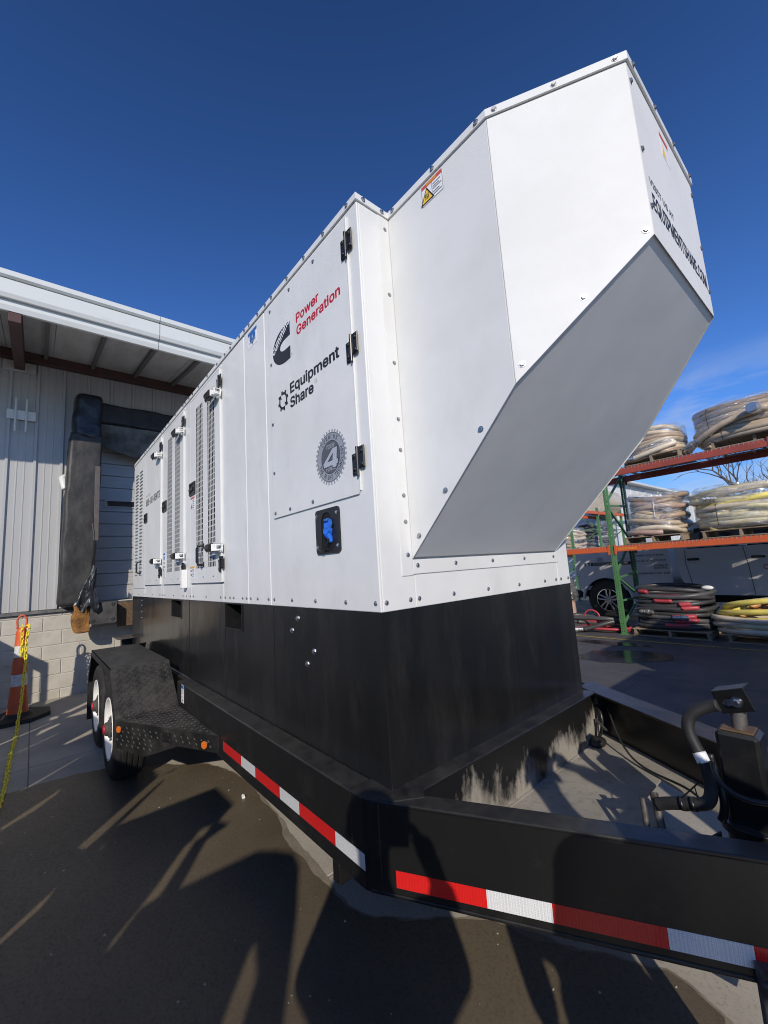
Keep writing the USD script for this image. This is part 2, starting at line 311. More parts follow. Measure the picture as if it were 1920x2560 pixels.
pbr('block', (0.50, 0.475, 0.42), 0.9, alt=(0.43, 0.405, 0.35), ascale=5.0, dirt=((0.27, 0.25, 0.215), 8.0, (1, 1, 1), 0.55, 0.85, 0.45), bump=(110.0, 0.003, 0.5), random_tone=0.05)
pbr('mortar', (0.52, 0.50, 0.45), 0.95, bump=(90.0, 0.003, 0.5))
pbr('door_blue', (0.46, 0.455, 0.45), 0.5, alt=(0.42, 0.415, 0.41), ascale=3.0)
pbr('pad_foam', (0.022, 0.021, 0.020), 0.55, alt=(0.045, 0.042, 0.037), ascale=3.5, astretch=(1, 3, 1.2), dirt=((0.34, 0.33, 0.30), 16.0, (1, 2.0, 3.0), 0.66, 0.80, 0.7), bump=(9.0, 0.012, 0.5))
pbr('pad_shiny', (0.014, 0.015, 0.018), 0.34, dirt=((0.3, 0.3, 0.29), 12.0, (1, 3.0, 1), 0.66, 0.78, 0.6), bump=(7.0, 0.02, 0.6))
pbr('curtain', (0.020, 0.022, 0.026), 0.5, alt=(0.032, 0.033, 0.034), ascale=4.0, bump=(6.0, 0.03, 0.5))
pbr('curtain_grey', (0.15, 0.152, 0.142), 0.7, alt=(0.06, 0.062, 0.06), ascale=5.0, bump=(8.0, 0.02, 0.5))
pbr('foam_orange', (0.36, 0.17, 0.045), 0.95, alt=(0.15, 0.08, 0.035), ascale=9.0, bump=(40.0, 0.02, 0.9))
pbr('bumper_rubber', (0.038, 0.038, 0.038), 0.75, alt=(0.075, 0.073, 0.07), ascale=7.0, bump=(70.0, 0.003, 0.6))
pbr('orange_plastic', (0.62, 0.105, 0.035), 0.45, alt=(0.50, 0.09, 0.035), ascale=6.0)
pbr('band_white', (0.62, 0.63, 0.62), 0.4, alt=(0.36, 0.36, 0.34), ascale=26.0, arange=(0.45, 0.7))
pbr('chain_yellow', (0.80, 0.66, 0.04), 0.42)
pbr('rack_orange', (0.62, 0.12, 0.035), 0.45, alt=(0.54, 0.11, 0.04), ascale=5.0)
pbr('rack_rust', (0.34, 0.065, 0.04), 0.55, alt=(0.27, 0.055, 0.038), ascale=5.0)
pbr('rack_green', (0.075, 0.20, 0.075), 0.45, alt=(0.10, 0.23, 0.095), ascale=6.0)
pbr('rack_label', (0.78, 0.24, 0.02), 0.5)
pbr('wire_zinc', (0.55, 0.55, 0.54), 0.42, metal=0.7)
pbr('pallet_wood', (0.30, 0.23, 0.155), 0.85, alt=(0.20, 0.155, 0.11), ascale=6.0, astretch=(1, 6, 6), bump=(60.0, 0.002, 0.4), random_tone=0.15)
for nm, c in (('hose_tan', (0.56, 0.44, 0.31)), ('hose_brown', (0.44, 0.32, 0.22)), ('hose_rose', (0.50, 0.34, 0.27)), ('hose_cream', (0.72, 0.66, 0.40)), ('hose_pale', (0.66, 0.57, 0.43)), ('hose_yellow', (0.80, 0.67, 0.16)), ('hose_orange', (0.52, 0.235, 0.075)), ('hose_black', (0.050, 0.049, 0.050)), ('hose_grey', (0.085, 0.083, 0.084)), ('hose_red', (0.46, 0.06, 0.075)), ('hose_dark', (0.12, 0.10, 0.088))):
    pbr(nm, c, 0.42, coat=0.35 if nm in ('hose_tan', 'hose_brown', 'hose_rose', 'hose_cream', 'hose_pale') else 0.0, alt=tuple(x * 0.78 for x in c), ascale=7.0, dirt=((0.25, 0.22, 0.18), 10.0, (1, 1, 1), 0.6, 0.85, 0.35), random_tone=0.12)
pbr('coupling', (0.55, 0.55, 0.53), 0.35, metal=0.9, bump=(60.0, 0.003, 0.4))
def film(name, clear):
    LK[name] = usdkit.material(stage, '/World/Looks/' + name, {'g': ('geometry', {}), 'm': ('mapping', dict(scale=(0.9, 0.9, 4.5))), 'n': ('noise_texture', dict(scale=5.0, detail=4.0, roughness=0.55, distortion=1.4)),
        'b': ('bump', dict(strength=0.9, distance=0.05)), 'gl': ('glossy_bsdf', dict(color=(0.95, 0.95, 0.95), roughness=0.12)), 'df': ('diffuse_bsdf', dict(color=(0.62, 0.60, 0.57))), 'tr': ('transparent_bsdf', dict(color=(0.96, 0.95, 0.93))),
        'fr': ('rgb_ramp', dict(ramp=[(0.0, (0.03,) * 3), (0.46, (0.06,) * 3), (0.56, (0.55,) * 3), (0.64, (0.30,) * 3), (0.74, (0.75,) * 3), (1.0, (0.75,) * 3)])), 'fb': ('rgb_to_bw', {}), 'm1': ('mix_closure', dict(fac=0.30)), 'm2': ('mix_closure', dict(fac=clear))},
        [('g.position', 'm.vector'), ('m.vector', 'n.vector'), ('n.fac', 'b.height'), ('b.normal', 'gl.normal'), ('n.fac', 'fr.fac'), ('fr.color', 'fb.color'), ('gl.BSDF', 'm1.closure1'), ('df.BSDF', 'm1.closure2'), ('tr.BSDF', 'm2.closure1'), ('m1.closure', 'm2.closure2'), ('fb.val', 'm2.fac')], surface='m2.closure')
film('stretch_film', 0.25)
pbr('truck_white', (0.55, 0.555, 0.565), 0.25, coat=0.5, dirt=((0.4, 0.38, 0.34), 3.0, (1, 1, 2.0), 0.6, 0.9, 0.25))
pbr('truck_black', (0.012, 0.012, 0.013), 0.35)
pbr('truck_glass', (0.02, 0.024, 0.03), 0.05, spec=0.8)
pbr('chrome', (0.78, 0.79, 0.80), 0.10, metal=1.0)
pbr('tail_red', (0.40, 0.012, 0.012), 0.2, coat=0.5)
pbr('far_wall', (0.66, 0.67, 0.67), 0.6, alt=(0.60, 0.61, 0.61), ascale=0.8)
pbr('bark', (0.14, 0.115, 0.095), 0.9, alt=(0.09, 0.075, 0.065), ascale=3.0)
pbr('skin', (0.52, 0.32, 0.23), 0.5, bump=(80.0, 0.001, 0.3)); pbr('jacket', (0.05, 0.06, 0.075), 0.8, bump=(30.0, 0.006, 0.5)); pbr('jeans', (0.045, 0.06, 0.10), 0.85, bump=(40.0, 0.004, 0.5)); pbr('boots', (0.07, 0.045, 0.03), 0.6); pbr('hair', (0.03, 0.022, 0.016), 0.6)
pbr('vest_orange', (0.75, 0.20, 0.03), 0.7); pbr('box_yellow', (0.55, 0.40, 0.05), 0.5, alt=(0.48, 0.35, 0.05), ascale=4.0); pbr('joint_filler', (0.16, 0.15, 0.135), 0.9)
pbr('container_white', (0.60, 0.60, 0.58), 0.5, dirt=((0.3, 0.22, 0.15), 3.0, (2, 2, 0.4), 0.6, 0.85, 0.4)); pbr('blue_plug', (0.02, 0.16, 0.75), 0.4); pbr('litter_white', (0.75, 0.75, 0.72), 0.7)
X, Y, Z = np.eye(3)
# ================================================================== ground, slabs, wet concrete, painted line
base = MB(); base.add([(-160, -160, -0.06), (160, -160, -0.06), (160, 160, -0.06), (-160, 160, -0.06)], [(0, 1, 2, 3)])
base.build('/World', 'ground', 'ground_base', kind='structure')
yard = thing('yard_pavement', kind='structure')
xs = [-6.86, -3.92, -0.72, 2.6, 6.2]; ys = [-9.0, -5.2, -1.16, 2.35, 5.06, 8.9, 12.6, 18.0]
for i in range(len(xs) - 1):
    for j in range(len(ys) - 1):
        m = MB(); g = 0.003
        m.box(xs[i] + g, xs[i + 1] - g, ys[j] + g, ys[j + 1] - g, -0.12, 0.0, 0.006)
        m.build(yard, 'concrete_slab', 'damp_asphalt' if j >= 3 else 'concrete_slab')  # rows past the trailer take the darker grey colour
m = MB(); m.add([(-6.9, -9, -.005), (6.2, -9, -.005), (6.2, 18, -.005), (-6.9, 18, -.005)], [(0, 1, 2, 3)]); m.build(yard, 'joint_filler', 'joint_filler')
def wavy(pts, amp=0.05, step=0.05, seed=0, freq=3.0):
    P = np.array(pts + [pts[0]], float); out = []
    for a, b in zip(P[:-1], P[1:]):
        n = max(1, int(np.linalg.norm(b - a) / step))
        for k in range(n): out.append(a + (b - a) * k / n)
    O = np.array(out); q = np.c_[O * freq, np.zeros(len(O))]
    O = O + amp * (np.c_[meshkit.fbm(q, 4, seed), meshkit.fbm(q + 31.7, 4, seed + 5)] - 0.5) * 2
    return Polygon(O).buffer(0)
def sheet(poly, z, name, mat):
    m = MB()
    for g in getattr(poly, 'geoms', [poly]):
        v, f = trimesh.creation.triangulate_polygon(g, engine='earcut')
        m.add(np.c_[v, np.full(len(v), z)], f)
    return m.build('/World', name, mat, kind='structure')
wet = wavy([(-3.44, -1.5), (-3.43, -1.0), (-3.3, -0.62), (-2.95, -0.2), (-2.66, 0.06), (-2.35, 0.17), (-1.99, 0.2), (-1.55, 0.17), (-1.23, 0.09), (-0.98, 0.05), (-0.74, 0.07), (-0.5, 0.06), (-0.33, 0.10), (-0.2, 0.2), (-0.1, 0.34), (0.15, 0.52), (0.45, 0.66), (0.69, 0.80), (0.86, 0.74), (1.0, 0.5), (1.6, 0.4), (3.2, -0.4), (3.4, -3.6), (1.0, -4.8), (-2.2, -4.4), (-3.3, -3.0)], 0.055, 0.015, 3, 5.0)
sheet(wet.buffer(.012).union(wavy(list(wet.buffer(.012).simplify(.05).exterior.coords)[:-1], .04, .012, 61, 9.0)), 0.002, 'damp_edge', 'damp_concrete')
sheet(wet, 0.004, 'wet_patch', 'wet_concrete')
def ribbon(P, w, z, seed):
    P = np.array(P, float); out = []
    for a, b in zip(P[:-1], P[1:]):
        for k in range(24): out.append(a + (b - a) * k / 24)
    O = np.array(out); q = np.c_[O * 5, np.zeros(len(O))]; O = O + .05 * (np.c_[meshkit.fbm(q, 4, seed), meshkit.fbm(q + 7, 4, seed + 3)] - .5) * 2
    d = np.gradient(O, axis=0); n = np.c_[-d[:, 1], d[:, 0]]; n /= np.linalg.norm(n, axis=1, keepdims=True); ww = w * (.4 + meshkit.noise(q * 3, seed))[:, None]
    V = np.vstack([np.c_[O + n * ww, np.full(len(O), z)], np.c_[O - n * ww, np.full(len(O), z)]]); k = len(O)
    return V, [(i, k + i, k + i + 1, i + 1) for i in range(k - 1)]
gr = random.Random(99); m = MB()
oct_ = trimesh.creation.icosphere(0, 1.0)
for k in range(320):
    x, y = gr.uniform(-5.5, 1.6), gr.uniform(-1.6, 1.0); r_ = gr.choice((.0018, .0025, .003, .004, .006))
    m.add(oct_.vertices * (r_ * gr.uniform(.7, 1.4), r_ * gr.uniform(.7, 1.4), r_ * .6) + (x, y, .0045), oct_.faces)
m.build('/World', 'grit', 'concrete_slab', kind='stuff', label='fine loose grit scattered over the pavement', cat='grit')
pud = wavy([(-2.0, 5.55), (-1.5, 5.45), (-1.1, 5.6), (-0.72, 6.15), (-0.85, 6.5), (-1.35, 6.55), (-1.9, 6.2)], 0.12, 0.05, 11, 2.5)
sheet(pud, 0.004, 'puddle', 'puddle')
sheet(wavy([(-0.62, 2.55), (-0.15, 2.42), (0.12, 2.5), (0.0, 2.75), (-0.45, 2.85)], 0.05, 0.04, 13, 4), 0.004, 'puddle', 'puddle')
sheet(wavy([(-2.9, 6.9), (-2.1, 6.75), (-1.2, 6.9), (-1.3, 7.05), (-2.2, 7.1)], 0.05, 0.05, 17, 3), 0.004, 'puddle', 'puddle')
sheet(Polygon([(-6.8, 7.26), (3.5, 7.44), (3.5, 7.50), (-6.8, 7.32)]), 0.005, 'painted_line', 'yellow_line')

# ================================================================== generator trailer
G = thing('generator_trailer', 'large white diesel generator with angled exhaust hood on a black tandem-axle trailer', 'generator', (0.106, -0.0867, 0.1208))
UsdGeom.Xformable(G).AddScaleOp().Set(Gf.Vec3f(0.927, 0.927, 0.927))
WY = 1.785; ZB, ZL, ZT = 1.446, 3.512, 3.548; XR = -6.09
def bolt(parent, p, n, r=0.0088, h=0.007, mat='steel_bolt', name='bolt'):
    n = np.asarray(n, float); p = np.asarray(p, float) - n * 0.001; m = MB()
    m.cyl(p, p + n * h * 0.3, r * 1.35, r * 1.35, 8); m.cyl(p + n * h * 0.3, p + n * h, r, r * 0.82, 6)
    return m.build(parent, name, mat)
core = MB(); core.box(XR + 0.02, -0.012, 0.016, WY - 0.016, ZB + 0.002, 3.50); core.build(G, 'inner_shell', 'white_paint')
def panel(x0, x1, z0, z1, y=0.0, t=0.014, c=0.003, name='side_panel', holes=(), mat='white_paint', g=0.0022):
    m = MB()
    if holes:
        P = sbox(x0 + g, z0 + g, x1 - g, z1 - g)
        P = P.difference(unary_union([sbox(*h) for h in holes]))
        m.prism(P, (0, y + t, 0), X, Z, t)      # X x Z = -Y : extrudes towards the viewer
    else:
        m.box(x0 + g, x1 - g, y, y + t, z0 + g, z1 - g, c)
    return m.build(G, name, mat)
def bolts_row(parent, xs, z, y=0.0, r=0.0088):
    for x in xs: bolt(parent, (x, y, z), (0, -1, 0), r)
zb = ZB + 0.042
p = panel(-1.115, 0.0022, ZB, ZL - 0.002, name='corner_panel'); bolts_row(p, [-1.07, -0.83, -0.56, -0.27, -0.035], zb)
p = panel(-1.487, -1.118, ZB, ZL - 0.002); bolts_row(p, [-1.45, -1.33, -1.155], zb)
p = panel(-2.0, -1.49, ZB, ZL - 0.002); bolts_row(p, [-1.965, -1.86, -1.78, -1.60, -1.525], zb)
for (a, b) in ((-2.898, -2.003), (-4.044, -3.138), (-5.140, -4.175)):
    panel(a, b, 3.468, ZL - 0.002, name='header_panel')
    q = panel(a, b, ZB, 1.600, name='sill_panel'); bolts_row(q, [a + 0.06, (a + b) / 2, b - 0.07], zb)
p = panel(-3.135, -2.901, ZB, ZL - 0.002, name='post_panel'); bolts_row(p, [-3.09, -2.94], zb)
p = panel(-4.172, -4.047, ZB, ZL - 0.002, name='post_panel'); bolts_row(p, [-4.14, -4.08], zb)
p = panel(-5.165, -5.143, ZB, ZL - 0.002, name='post_panel')
p = panel(XR, -5.168, ZB, 1.560, name='sill_panel'); bolts_row(p, [-6.05, -5.62, -5.2], zb)
lv = panel(XR, -5.168, 1.562, ZL - 0.002, name='louver_panel')
for z in (1.62, 2.1, 2.6, 3.1, 3.46): bolts_row(lv, [-6.06, -5.2], z)
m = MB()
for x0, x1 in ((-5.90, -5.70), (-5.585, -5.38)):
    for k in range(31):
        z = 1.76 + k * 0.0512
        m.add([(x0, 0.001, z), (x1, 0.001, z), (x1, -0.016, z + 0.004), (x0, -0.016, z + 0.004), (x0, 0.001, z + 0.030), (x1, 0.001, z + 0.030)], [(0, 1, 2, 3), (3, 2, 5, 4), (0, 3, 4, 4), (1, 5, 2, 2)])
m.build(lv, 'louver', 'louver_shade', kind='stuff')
def bow_handle(parent, x, z0, z1, y):
    m = MB(); P = [(x, y, z1), (x - 0.01, y - 0.045, z1 - 0.004), (x - 0.02, y - 0.055, z1 - 0.03), (x - 0.02, y - 0.055, z0 + 0.03), (x - 0.01, y - 0.045, z0 + 0.004), (x, y, z0)]
    m.tube(P, 0.011, 8); m.box(x - 0.014, x + 0.014, y - 0.008, y, z1 - 0.028, z1 + 0.02, 0.003); m.box(x - 0.014, x + 0.014, y - 0.008, y, z0 - 0.02, z0 + 0.028, 0.003)
    m.build(parent, 'handle', 'black_plastic', smooth=40)
bow_handle(lv, -5.445, 1.785, 1.95, 0.0)
# doors
def hinge(parent, x, zc, y, hgt=0.125, w=0.10):
    m = MB(); m.box(x - w / 2, x - 0.003, y - 0.010, y, zc - hgt / 2, zc + hgt * 0.30, 0.006); m.box(x + 0.003, x + w / 2, y - 0.010, y, zc - hgt * 0.30, zc + hgt / 2, 0.006)
    m.cyl((x, y - 0.012, zc - hgt * 0.56), (x, y - 0.012, zc + hgt * 0.5), 0.0075, n=10)
    for dx, dz in ((-0.03, -0.04), (-0.03, 0.025), (0.03, -0.025), (0.03, 0.04)): m.ball((x + dx, y - 0.009, zc + dz), 0.012, 1, (1, 0.7, 1))
    m.build(parent, 'hinge', 'black_plastic', smooth=35)
def lock(parent, x, z, y):
    m = MB(); m.box(x + 0.0, x + 0.045, y - 0.003, y, z - 0.04, z + 0.05); m.prism(sbox(y - .075, z - .02, y, z + .045).difference(sbox(y - .062, z - .010, y - .012, z + .034)), (x + .036, 0, 0), Y, Z, .004); m.box(x - 0.02, x + 0.040, y - 0.075, y - 0.003, z + 0.041, z + 0.045)
    m.prism(sbox(y - .085, z - .028, y, z + .045).difference(sbox(y - .03, z - .012, y - .008, z + .034)), (x - .05, 0, 0), Y, Z, .004); m.box(x - 0.05, x + 0.02, y - 0.085, y - 0.02, z - 0.028, z - 0.024); m.box(x - 0.09, x - 0.046, y - 0.004, y, z - 0.05, z + 0.03)
    m.box(x - 0.13, x - 0.046, y - 0.05, y - 0.046, z - 0.062, z - 0.03)
    c_ = np.array([x, y, z]); m.V = [(v - c_) * .82 + c_ for v in m.V]
    m.build(parent, 'lock_bracket', 'white_metal')
    k = MB(); k.cyl((x - 0.15, y - 0.055, z + 0.010), (x - 0.052, y - 0.055, z + 0.010), 0.036, n=16); k.cyl((x - 0.165, y - 0.055, z + 0.008), (x - 0.15, y - 0.055, z + 0.010), 0.026, 0.034, n=14)
    k.tube([(x - 0.165, y - 0.055, z + 0.02), (x - 0.20, y - 0.055, z + 0.018), (x - 0.215, y - 0.055, z + 0.0), (x - 0.20, y - 0.055, z - 0.016), (x - 0.165, y - 0.055, z - 0.012)], 0.007, 6)
    k.build(parent, 'padlock', 'black_plastic', smooth=40)
def latch(parent, x0, x1, z0, z1, y):
    m = MB(); m.prism(sbox(x0, z0, x1, z1).difference(sbox(x0 + 0.022, z0 + 0.016, x1 - 0.022, z1 - 0.016)), (0, y, 0), X, Z, 0.012); m.box(x0 + 0.02, x1 - 0.02, y - 0.003, y + 0.001, z0 + 0.014, z1 - 0.014)
    m.box(x0 + 0.03, x1 - 0.06, y - 0.016, y - 0.006, (z0 + z1) / 2 - 0.018, (z0 + z1) / 2 + 0.018, 0.004); m.cyl((x0 - 0.03, y - 0.01, (z0 + z1) / 2), (x0 + 0.05, y - 0.01, (z0 + z1) / 2), 0.005, n=6)
    m.build(parent, 'latch', 'black_plastic')
def slots(x0, x1, z0, z1, nx, nz, fx=0.72, fz=0.85):
    dx, dz = (x1 - x0) / nx, (z1 - z0) / nz
    return [(x0 + i * dx + dx * (1 - fx) / 2, z0 + k * dz + dz * (1 - fz) / 2, x0 + (i + 1) * dx - dx * (1 - fx) / 2, z0 + (k + 1) * dz - dz * (1 - fz) / 2) for i in range(nx) for k in range(nz)]
YD = -0.016
def door(x0, x1, grilles):
    m = MB(); H = []
    for g in grilles: H += slots(g[0], g[1], g[2], g[3], 5, 31)
    z0, z1 = 1.612, 3.462
    P = sbox(x0 + 0.004, z0, x1 - 0.004, z1)
    if H: P = P.difference(unary_union([sbox(*h) for h in H]))
    m.prism(P, (0, YD + 0.0014, 0), X, Z, 0.0014)
    for a, b, c, d in ((x0 + 0.0032, x0 + 0.009, z0 + .0002, z1 - .0002), (x1 - 0.009, x1 - 0.0032, z0 + .0002, z1 - .0002), (x0 + 0.0095, x1 - 0.0095, z0 - .0008, z0 + 0.005), (x0 + 0.0095, x1 - 0.0095, z1 - 0.005, z1 + .0008)): m.box(a, b, YD - 0.0012, 0.012, c, d)
    d = m.build(G, 'door', 'white_paint')
    if H:
        q = MB()
        for g in grilles: q.box(g[0] - 0.01, g[1] + 0.01, 0.004, 0.0145, g[2] - 0.01, g[3] + 0.01)
        q.build(d, 'grille_backing', 'grille_dark')
    hinge(d, x1, 3.328, YD); hinge(d, x1, 1.76, YD); lock(d, x1, 3.225, YD); lock(d, x1, 1.89, YD)
    latch(d, x0 + 0.002, x0 + 0.188, 2.472, 2.598, YD)
    bolt(d, (x0 + 0.42, YD, 1.665), (0, -1, 0), 0.006); bolt(d, (x1 - 0.2, YD, 1.665), (0, -1, 0), 0.006)
    return d
def tri(a, b, c): return Polygon([a, b, c])
def sticker(parent, x0, x1, z0, z1, y, kind):
    b = MB(); b.box(x0, x1, y - 0.0012, y, z0, z1); s = b.build(parent, 'sticker', 'decal_white')
    yy = y - 0.0012; w, h = x1 - x0, z1 - z0
    def q(mat, *boxes):
        m = MB()
        for (a, c, d, e) in boxes: m.box(x0 + a * w, x0 + c * w, yy - 0.0007, yy + 0.0003, z0 + d * h, z0 + e * h)
        m.build(s, 'print', mat)
    def warn(cx, cz, r):
        m = MB(); m.prism(tri((cx - r, cz - r * .8), (cx + r, cz - r * .8), (cx, cz + r)), (0, yy + 0.0002, 0), X, Z, 0.0008); m.build(s, 'print', 'decal_black')
        m = MB(); m.prism(tri((cx - r * .74, cz - r * .64), (cx + r * .74, cz - r * .64), (cx, cz + r * .70)), (0, yy + 0.0002, 0), X, Z, 0.0014); m.build(s, 'print', 'decal_yellow')
        m = MB()
        for k in (-1, 0, 1): m.tube([(cx + k * r * .2, yy - 0.0014, cz - r * .42), (cx + k * r * .2 + r * .07, yy - 0.0014, cz - r * .2), (cx + k * r * .2 - r * .04, yy - 0.0014, cz), (cx + k * r * .2 + r * .05, yy - 0.0014, cz + r * .18)], r * .045, 5)
        m.build(s, 'print', 'decal_black')
    if kind == 'hot':
        q('decal_header', (0, 1, .82, 1)); q('decal_black', (0, 1, 0, .012), (0, .012, 0, .82), (.988, 1, 0, .82), (.495, .507, 0, .82))
        warn(x0 + .25 * w, z0 + .40 * h, .045)
        q('decal_black', *[(.54, .54 + l, z, z + .035) for z, l in ((.66, .36), (.53, .30), (.43, .40), (.26, .30), (.15, .40))])
        m = MB(); m.text('WARNING', h * .11, (x0 + .24 * w, yy - 0.0006, z0 + .86 * h), X, Z, 0.0006, True, width=w * .5); m.build(s, 'print', 'decal_orange')
    elif kind == 'door':
        q('decal_header', (0.05, .95, .84, .98)); warn(x0 + .28 * w, z0 + .30 * h, .03); q('decal_black', *[(.52, .52 + l, z, z + .04) for z, l in ((.70, .3), (.58, .36), (.42, .3), (.28, .36), (.14, .3))])
    elif kind == 'yellow':
        q('decal_orange', (0, 1, .82, .98)); q('decal_black', *[(.42, .42 + l, z, z + .03) for z, l in ((.70, .5), (.62, .4), (.52, .5), (.36, .45), (.28, .5), (.18, .4))], (.1, .3, .55, .70), (.1, .3, .22, .38))
    elif kind == 'blue':
        q('decal_blue', (0.1, .9, .93, 1), (.25, .75, .72, .88)); q('decal_black', (.1, .9, .43, .47), *[(.2, .8, z, z + .02) for z in (.62, .57)]); q('decal_red', (.2, .5, .30, .38)); q('decal_grey', *[(.2, .85, z, z + .02) for z in (.25, .2, .14, .08, .03)])
    elif kind == 'lift':
        q('decal_blue', (0, 1, .78, 1)); m = MB(); m.prism(Point(x0 + .5 * w, z0 + .58 * h).buffer(w * .32), (0, yy + 0.0002, 0), X, Z, 0.0008); m.build(s, 'print', 'decal_blue'); q('decal_white', (.46, .54, .50, .60), (.46, .54, .62, .66)); q('decal_grey', (.15, .85, .30, .34), (.15, .85, .24, .27)); q('decal_black', (.5, .56, .04, .2))
    elif kind == 'frame':
        q('decal_blue', (0, 1, .88, .98)); q('decal_grey', *[(.15, .85, z, z + .03) for z in (.8, .7, .6)]); q('decal_black', (.3, .8, .05, .35))
d1 = door(-2.898, -2.003, ((-2.695, -2.480, 1.743, 3.326), (-2.349, -2.145, 1.743, 3.326)))
bow_handle(d1, -2.465, 1.772, 1.948, YD); sticker(d1, -2.884, -2.73, 2.325, 2.455, YD, 'door'); sticker(d1, -2.886, -2.742, 1.655, 1.775, YD, 'yellow')
d2 = door(-4.044, -3.138, ((-3.832, -3.615, 1.743, 3.32), (-3.497, -3.289, 1.743, 3.32)))
sticker(d2, -4.026, -3.905, 1.684, 1.975, YD, 'blue')
wb = MB(); wb.box(-3.115, -3.045, -0.055, -0.001, 1.565, 1.75, 0.006); wb.box(-3.085, -3.08, -0.0565, -0.05, 1.64, 1.70); wb.build(G, 'wall_box', 'white_metal')
d3 = door(-5.140, -4.175, ())
t = MB(); t.text('888-80-RENTS', 0.088, (-5.06, YD - 0.0002, 2.700), X, Z, 0.0008, True, width=0.84); t.build(d3, 'lettering', 'decal_black')
t = MB(); t.text('CALL NOW', 0.030, (-5.06, YD - 0.0002, 2.825), X, Z, 0.0008, False, width=0.27); t.build(d3, 'lettering', 'decal_grey')
sticker(G, -1.40, -1.24, 3.35, 3.475, 0.0, 'lift')
# access door on the corner panel
da = MB(); da.prism(Polygon([(-1.03, 2.004), (-.105, 2.004), (-.088, 2.02), (-.088, 3.48), (-1.03, 3.48)]), (0, 0.0005, 0), X, Z, 0.009); da.box(-0.093, -0.0862, -0.0105, -.0004, 2.02, 3.48); dA = da.build(G, 'access_door', 'white_paint'); YA = -0.0085
for z in (3.315, 2.745, 2.165): hinge(dA, -0.085, z, YA, 0.135, 0.098)
for x, z in ((-1.0, 3.44), (-.72, 3.44), (-.42, 3.44), (-1.0, 3.05), (-1.0, 2.63), (-1.0, 2.30), (-1.0, 2.035), (-.80, 2.035), (-.53, 2.035)): bolt(dA, (x, YA, z), (0, -1, 0), 0.0095)
yd = YA - 0.0001
t = MB(); t.text('Power', 0.056, (-.650, yd, 3.172), X, Z, 0.0009, True, width=0.272, heavy=.010); t.build(dA, 'lettering', 'decal_red')
t = MB(); t.text('Generation', 0.056, (-.647, yd, 3.088), X, Z, 0.0009, True, width=0.480, heavy=.010); t.build(dA, 'lettering', 'decal_red')
# black C emblem with its name along the upper arm
out = [(-.726, 3.232), (-.79, 3.232)]
out += [(-.79 - .182 * math.sin(a), 3.108 + .124 * math.cos(a)) for a in np.linspace(0.05, math.pi - 0.05, 26)] + [(-.79, 2.983), (-.729, 2.983), (-.727, 3.067), (-.79, 3.067)]
out += [(-.79 - .076 * math.sin(a), 3.1025 - .0355 * math.cos(a)) for a in np.linspace(0.05, math.pi - 0.05, 16)] + [(-.79, 3.138), (-.726, 3.138)]
t = MB(); t.prism(Polygon(out).buffer(0), (0, yd + 0.0006, 0), X, Z, 0.0012); em = t.build(dA, 'emblem', 'decal_black')
ca, sa = math.cos(0.52), math.sin(0.52)
t = MB(); t.text('cummins', 0.058, (-.962, yd - 0.0007, 3.092), (ca, 0, sa), (-sa, 0, ca), 0.0007, True, width=0.270); t.build(em, 'lettering', 'decal_white')
t = MB(); t.text('R', 0.007, (-.7135, yd, 2.9955), X, Z, 0.0007); t.prism(Point(-.711, 2.999).buffer(0.008).difference(Point(-.711, 2.999).buffer(0.0068)), (0, yd, 0), X, Z, 0.0007); t.build(dA, 'lettering', 'decal_grey')
t = MB(); t.text('Equipment', 0.062, (-.757, yd, 2.755), X, Z, 0.0009, True, width=0.553, heavy=.017); t.build(dA, 'lettering', 'decal_black')
t = MB(); t.text('Share', 0.062, (-.757, yd, 2.662), X, Z, 0.0009, True, width=0.286, heavy=.017); t.build(dA, 'lettering', 'decal_black')
t = MB(); t.text('R', 0.011, (-.447, yd, 2.709), X, Z, 0.0007); t.prism(Point(-.4435, 2.7145).buffer(0.0125).difference(Point(-.4435, 2.7145).buffer(0.0108)), (0, yd, 0), X, Z, 0.0007); t.build(dA, 'lettering', 'decal_grey')
gc = (-.846, 2.742); ring = Point(*gc).buffer(0.056).difference(Point(*gc).buffer(0.040))
for k in range(8):
    ring = ring.union(affinity.rotate(sbox(gc[0] - .010, gc[1] + .05, gc[0] + .010, gc[1] + .069), k * 45 + 12, origin=gc))
for k in (40, 220): ring = ring.difference(affinity.rotate(sbox(gc[0] - .012, gc[1], gc[0] + .012, gc[1] + .08), k, origin=gc))
for k in (58, 238): ring = ring.union(affinity.rotate(Polygon([(gc[0] - .0, gc[1] + .078), (gc[0] - .0, gc[1] + .022), (gc[0] + .022, gc[1] + .05)]), k, origin=gc))
t = MB(); t.prism(ring, (0, yd + 0.0006, 0), X, Z, 0.0012); t.build(dA, 'emblem', 'decal_black')
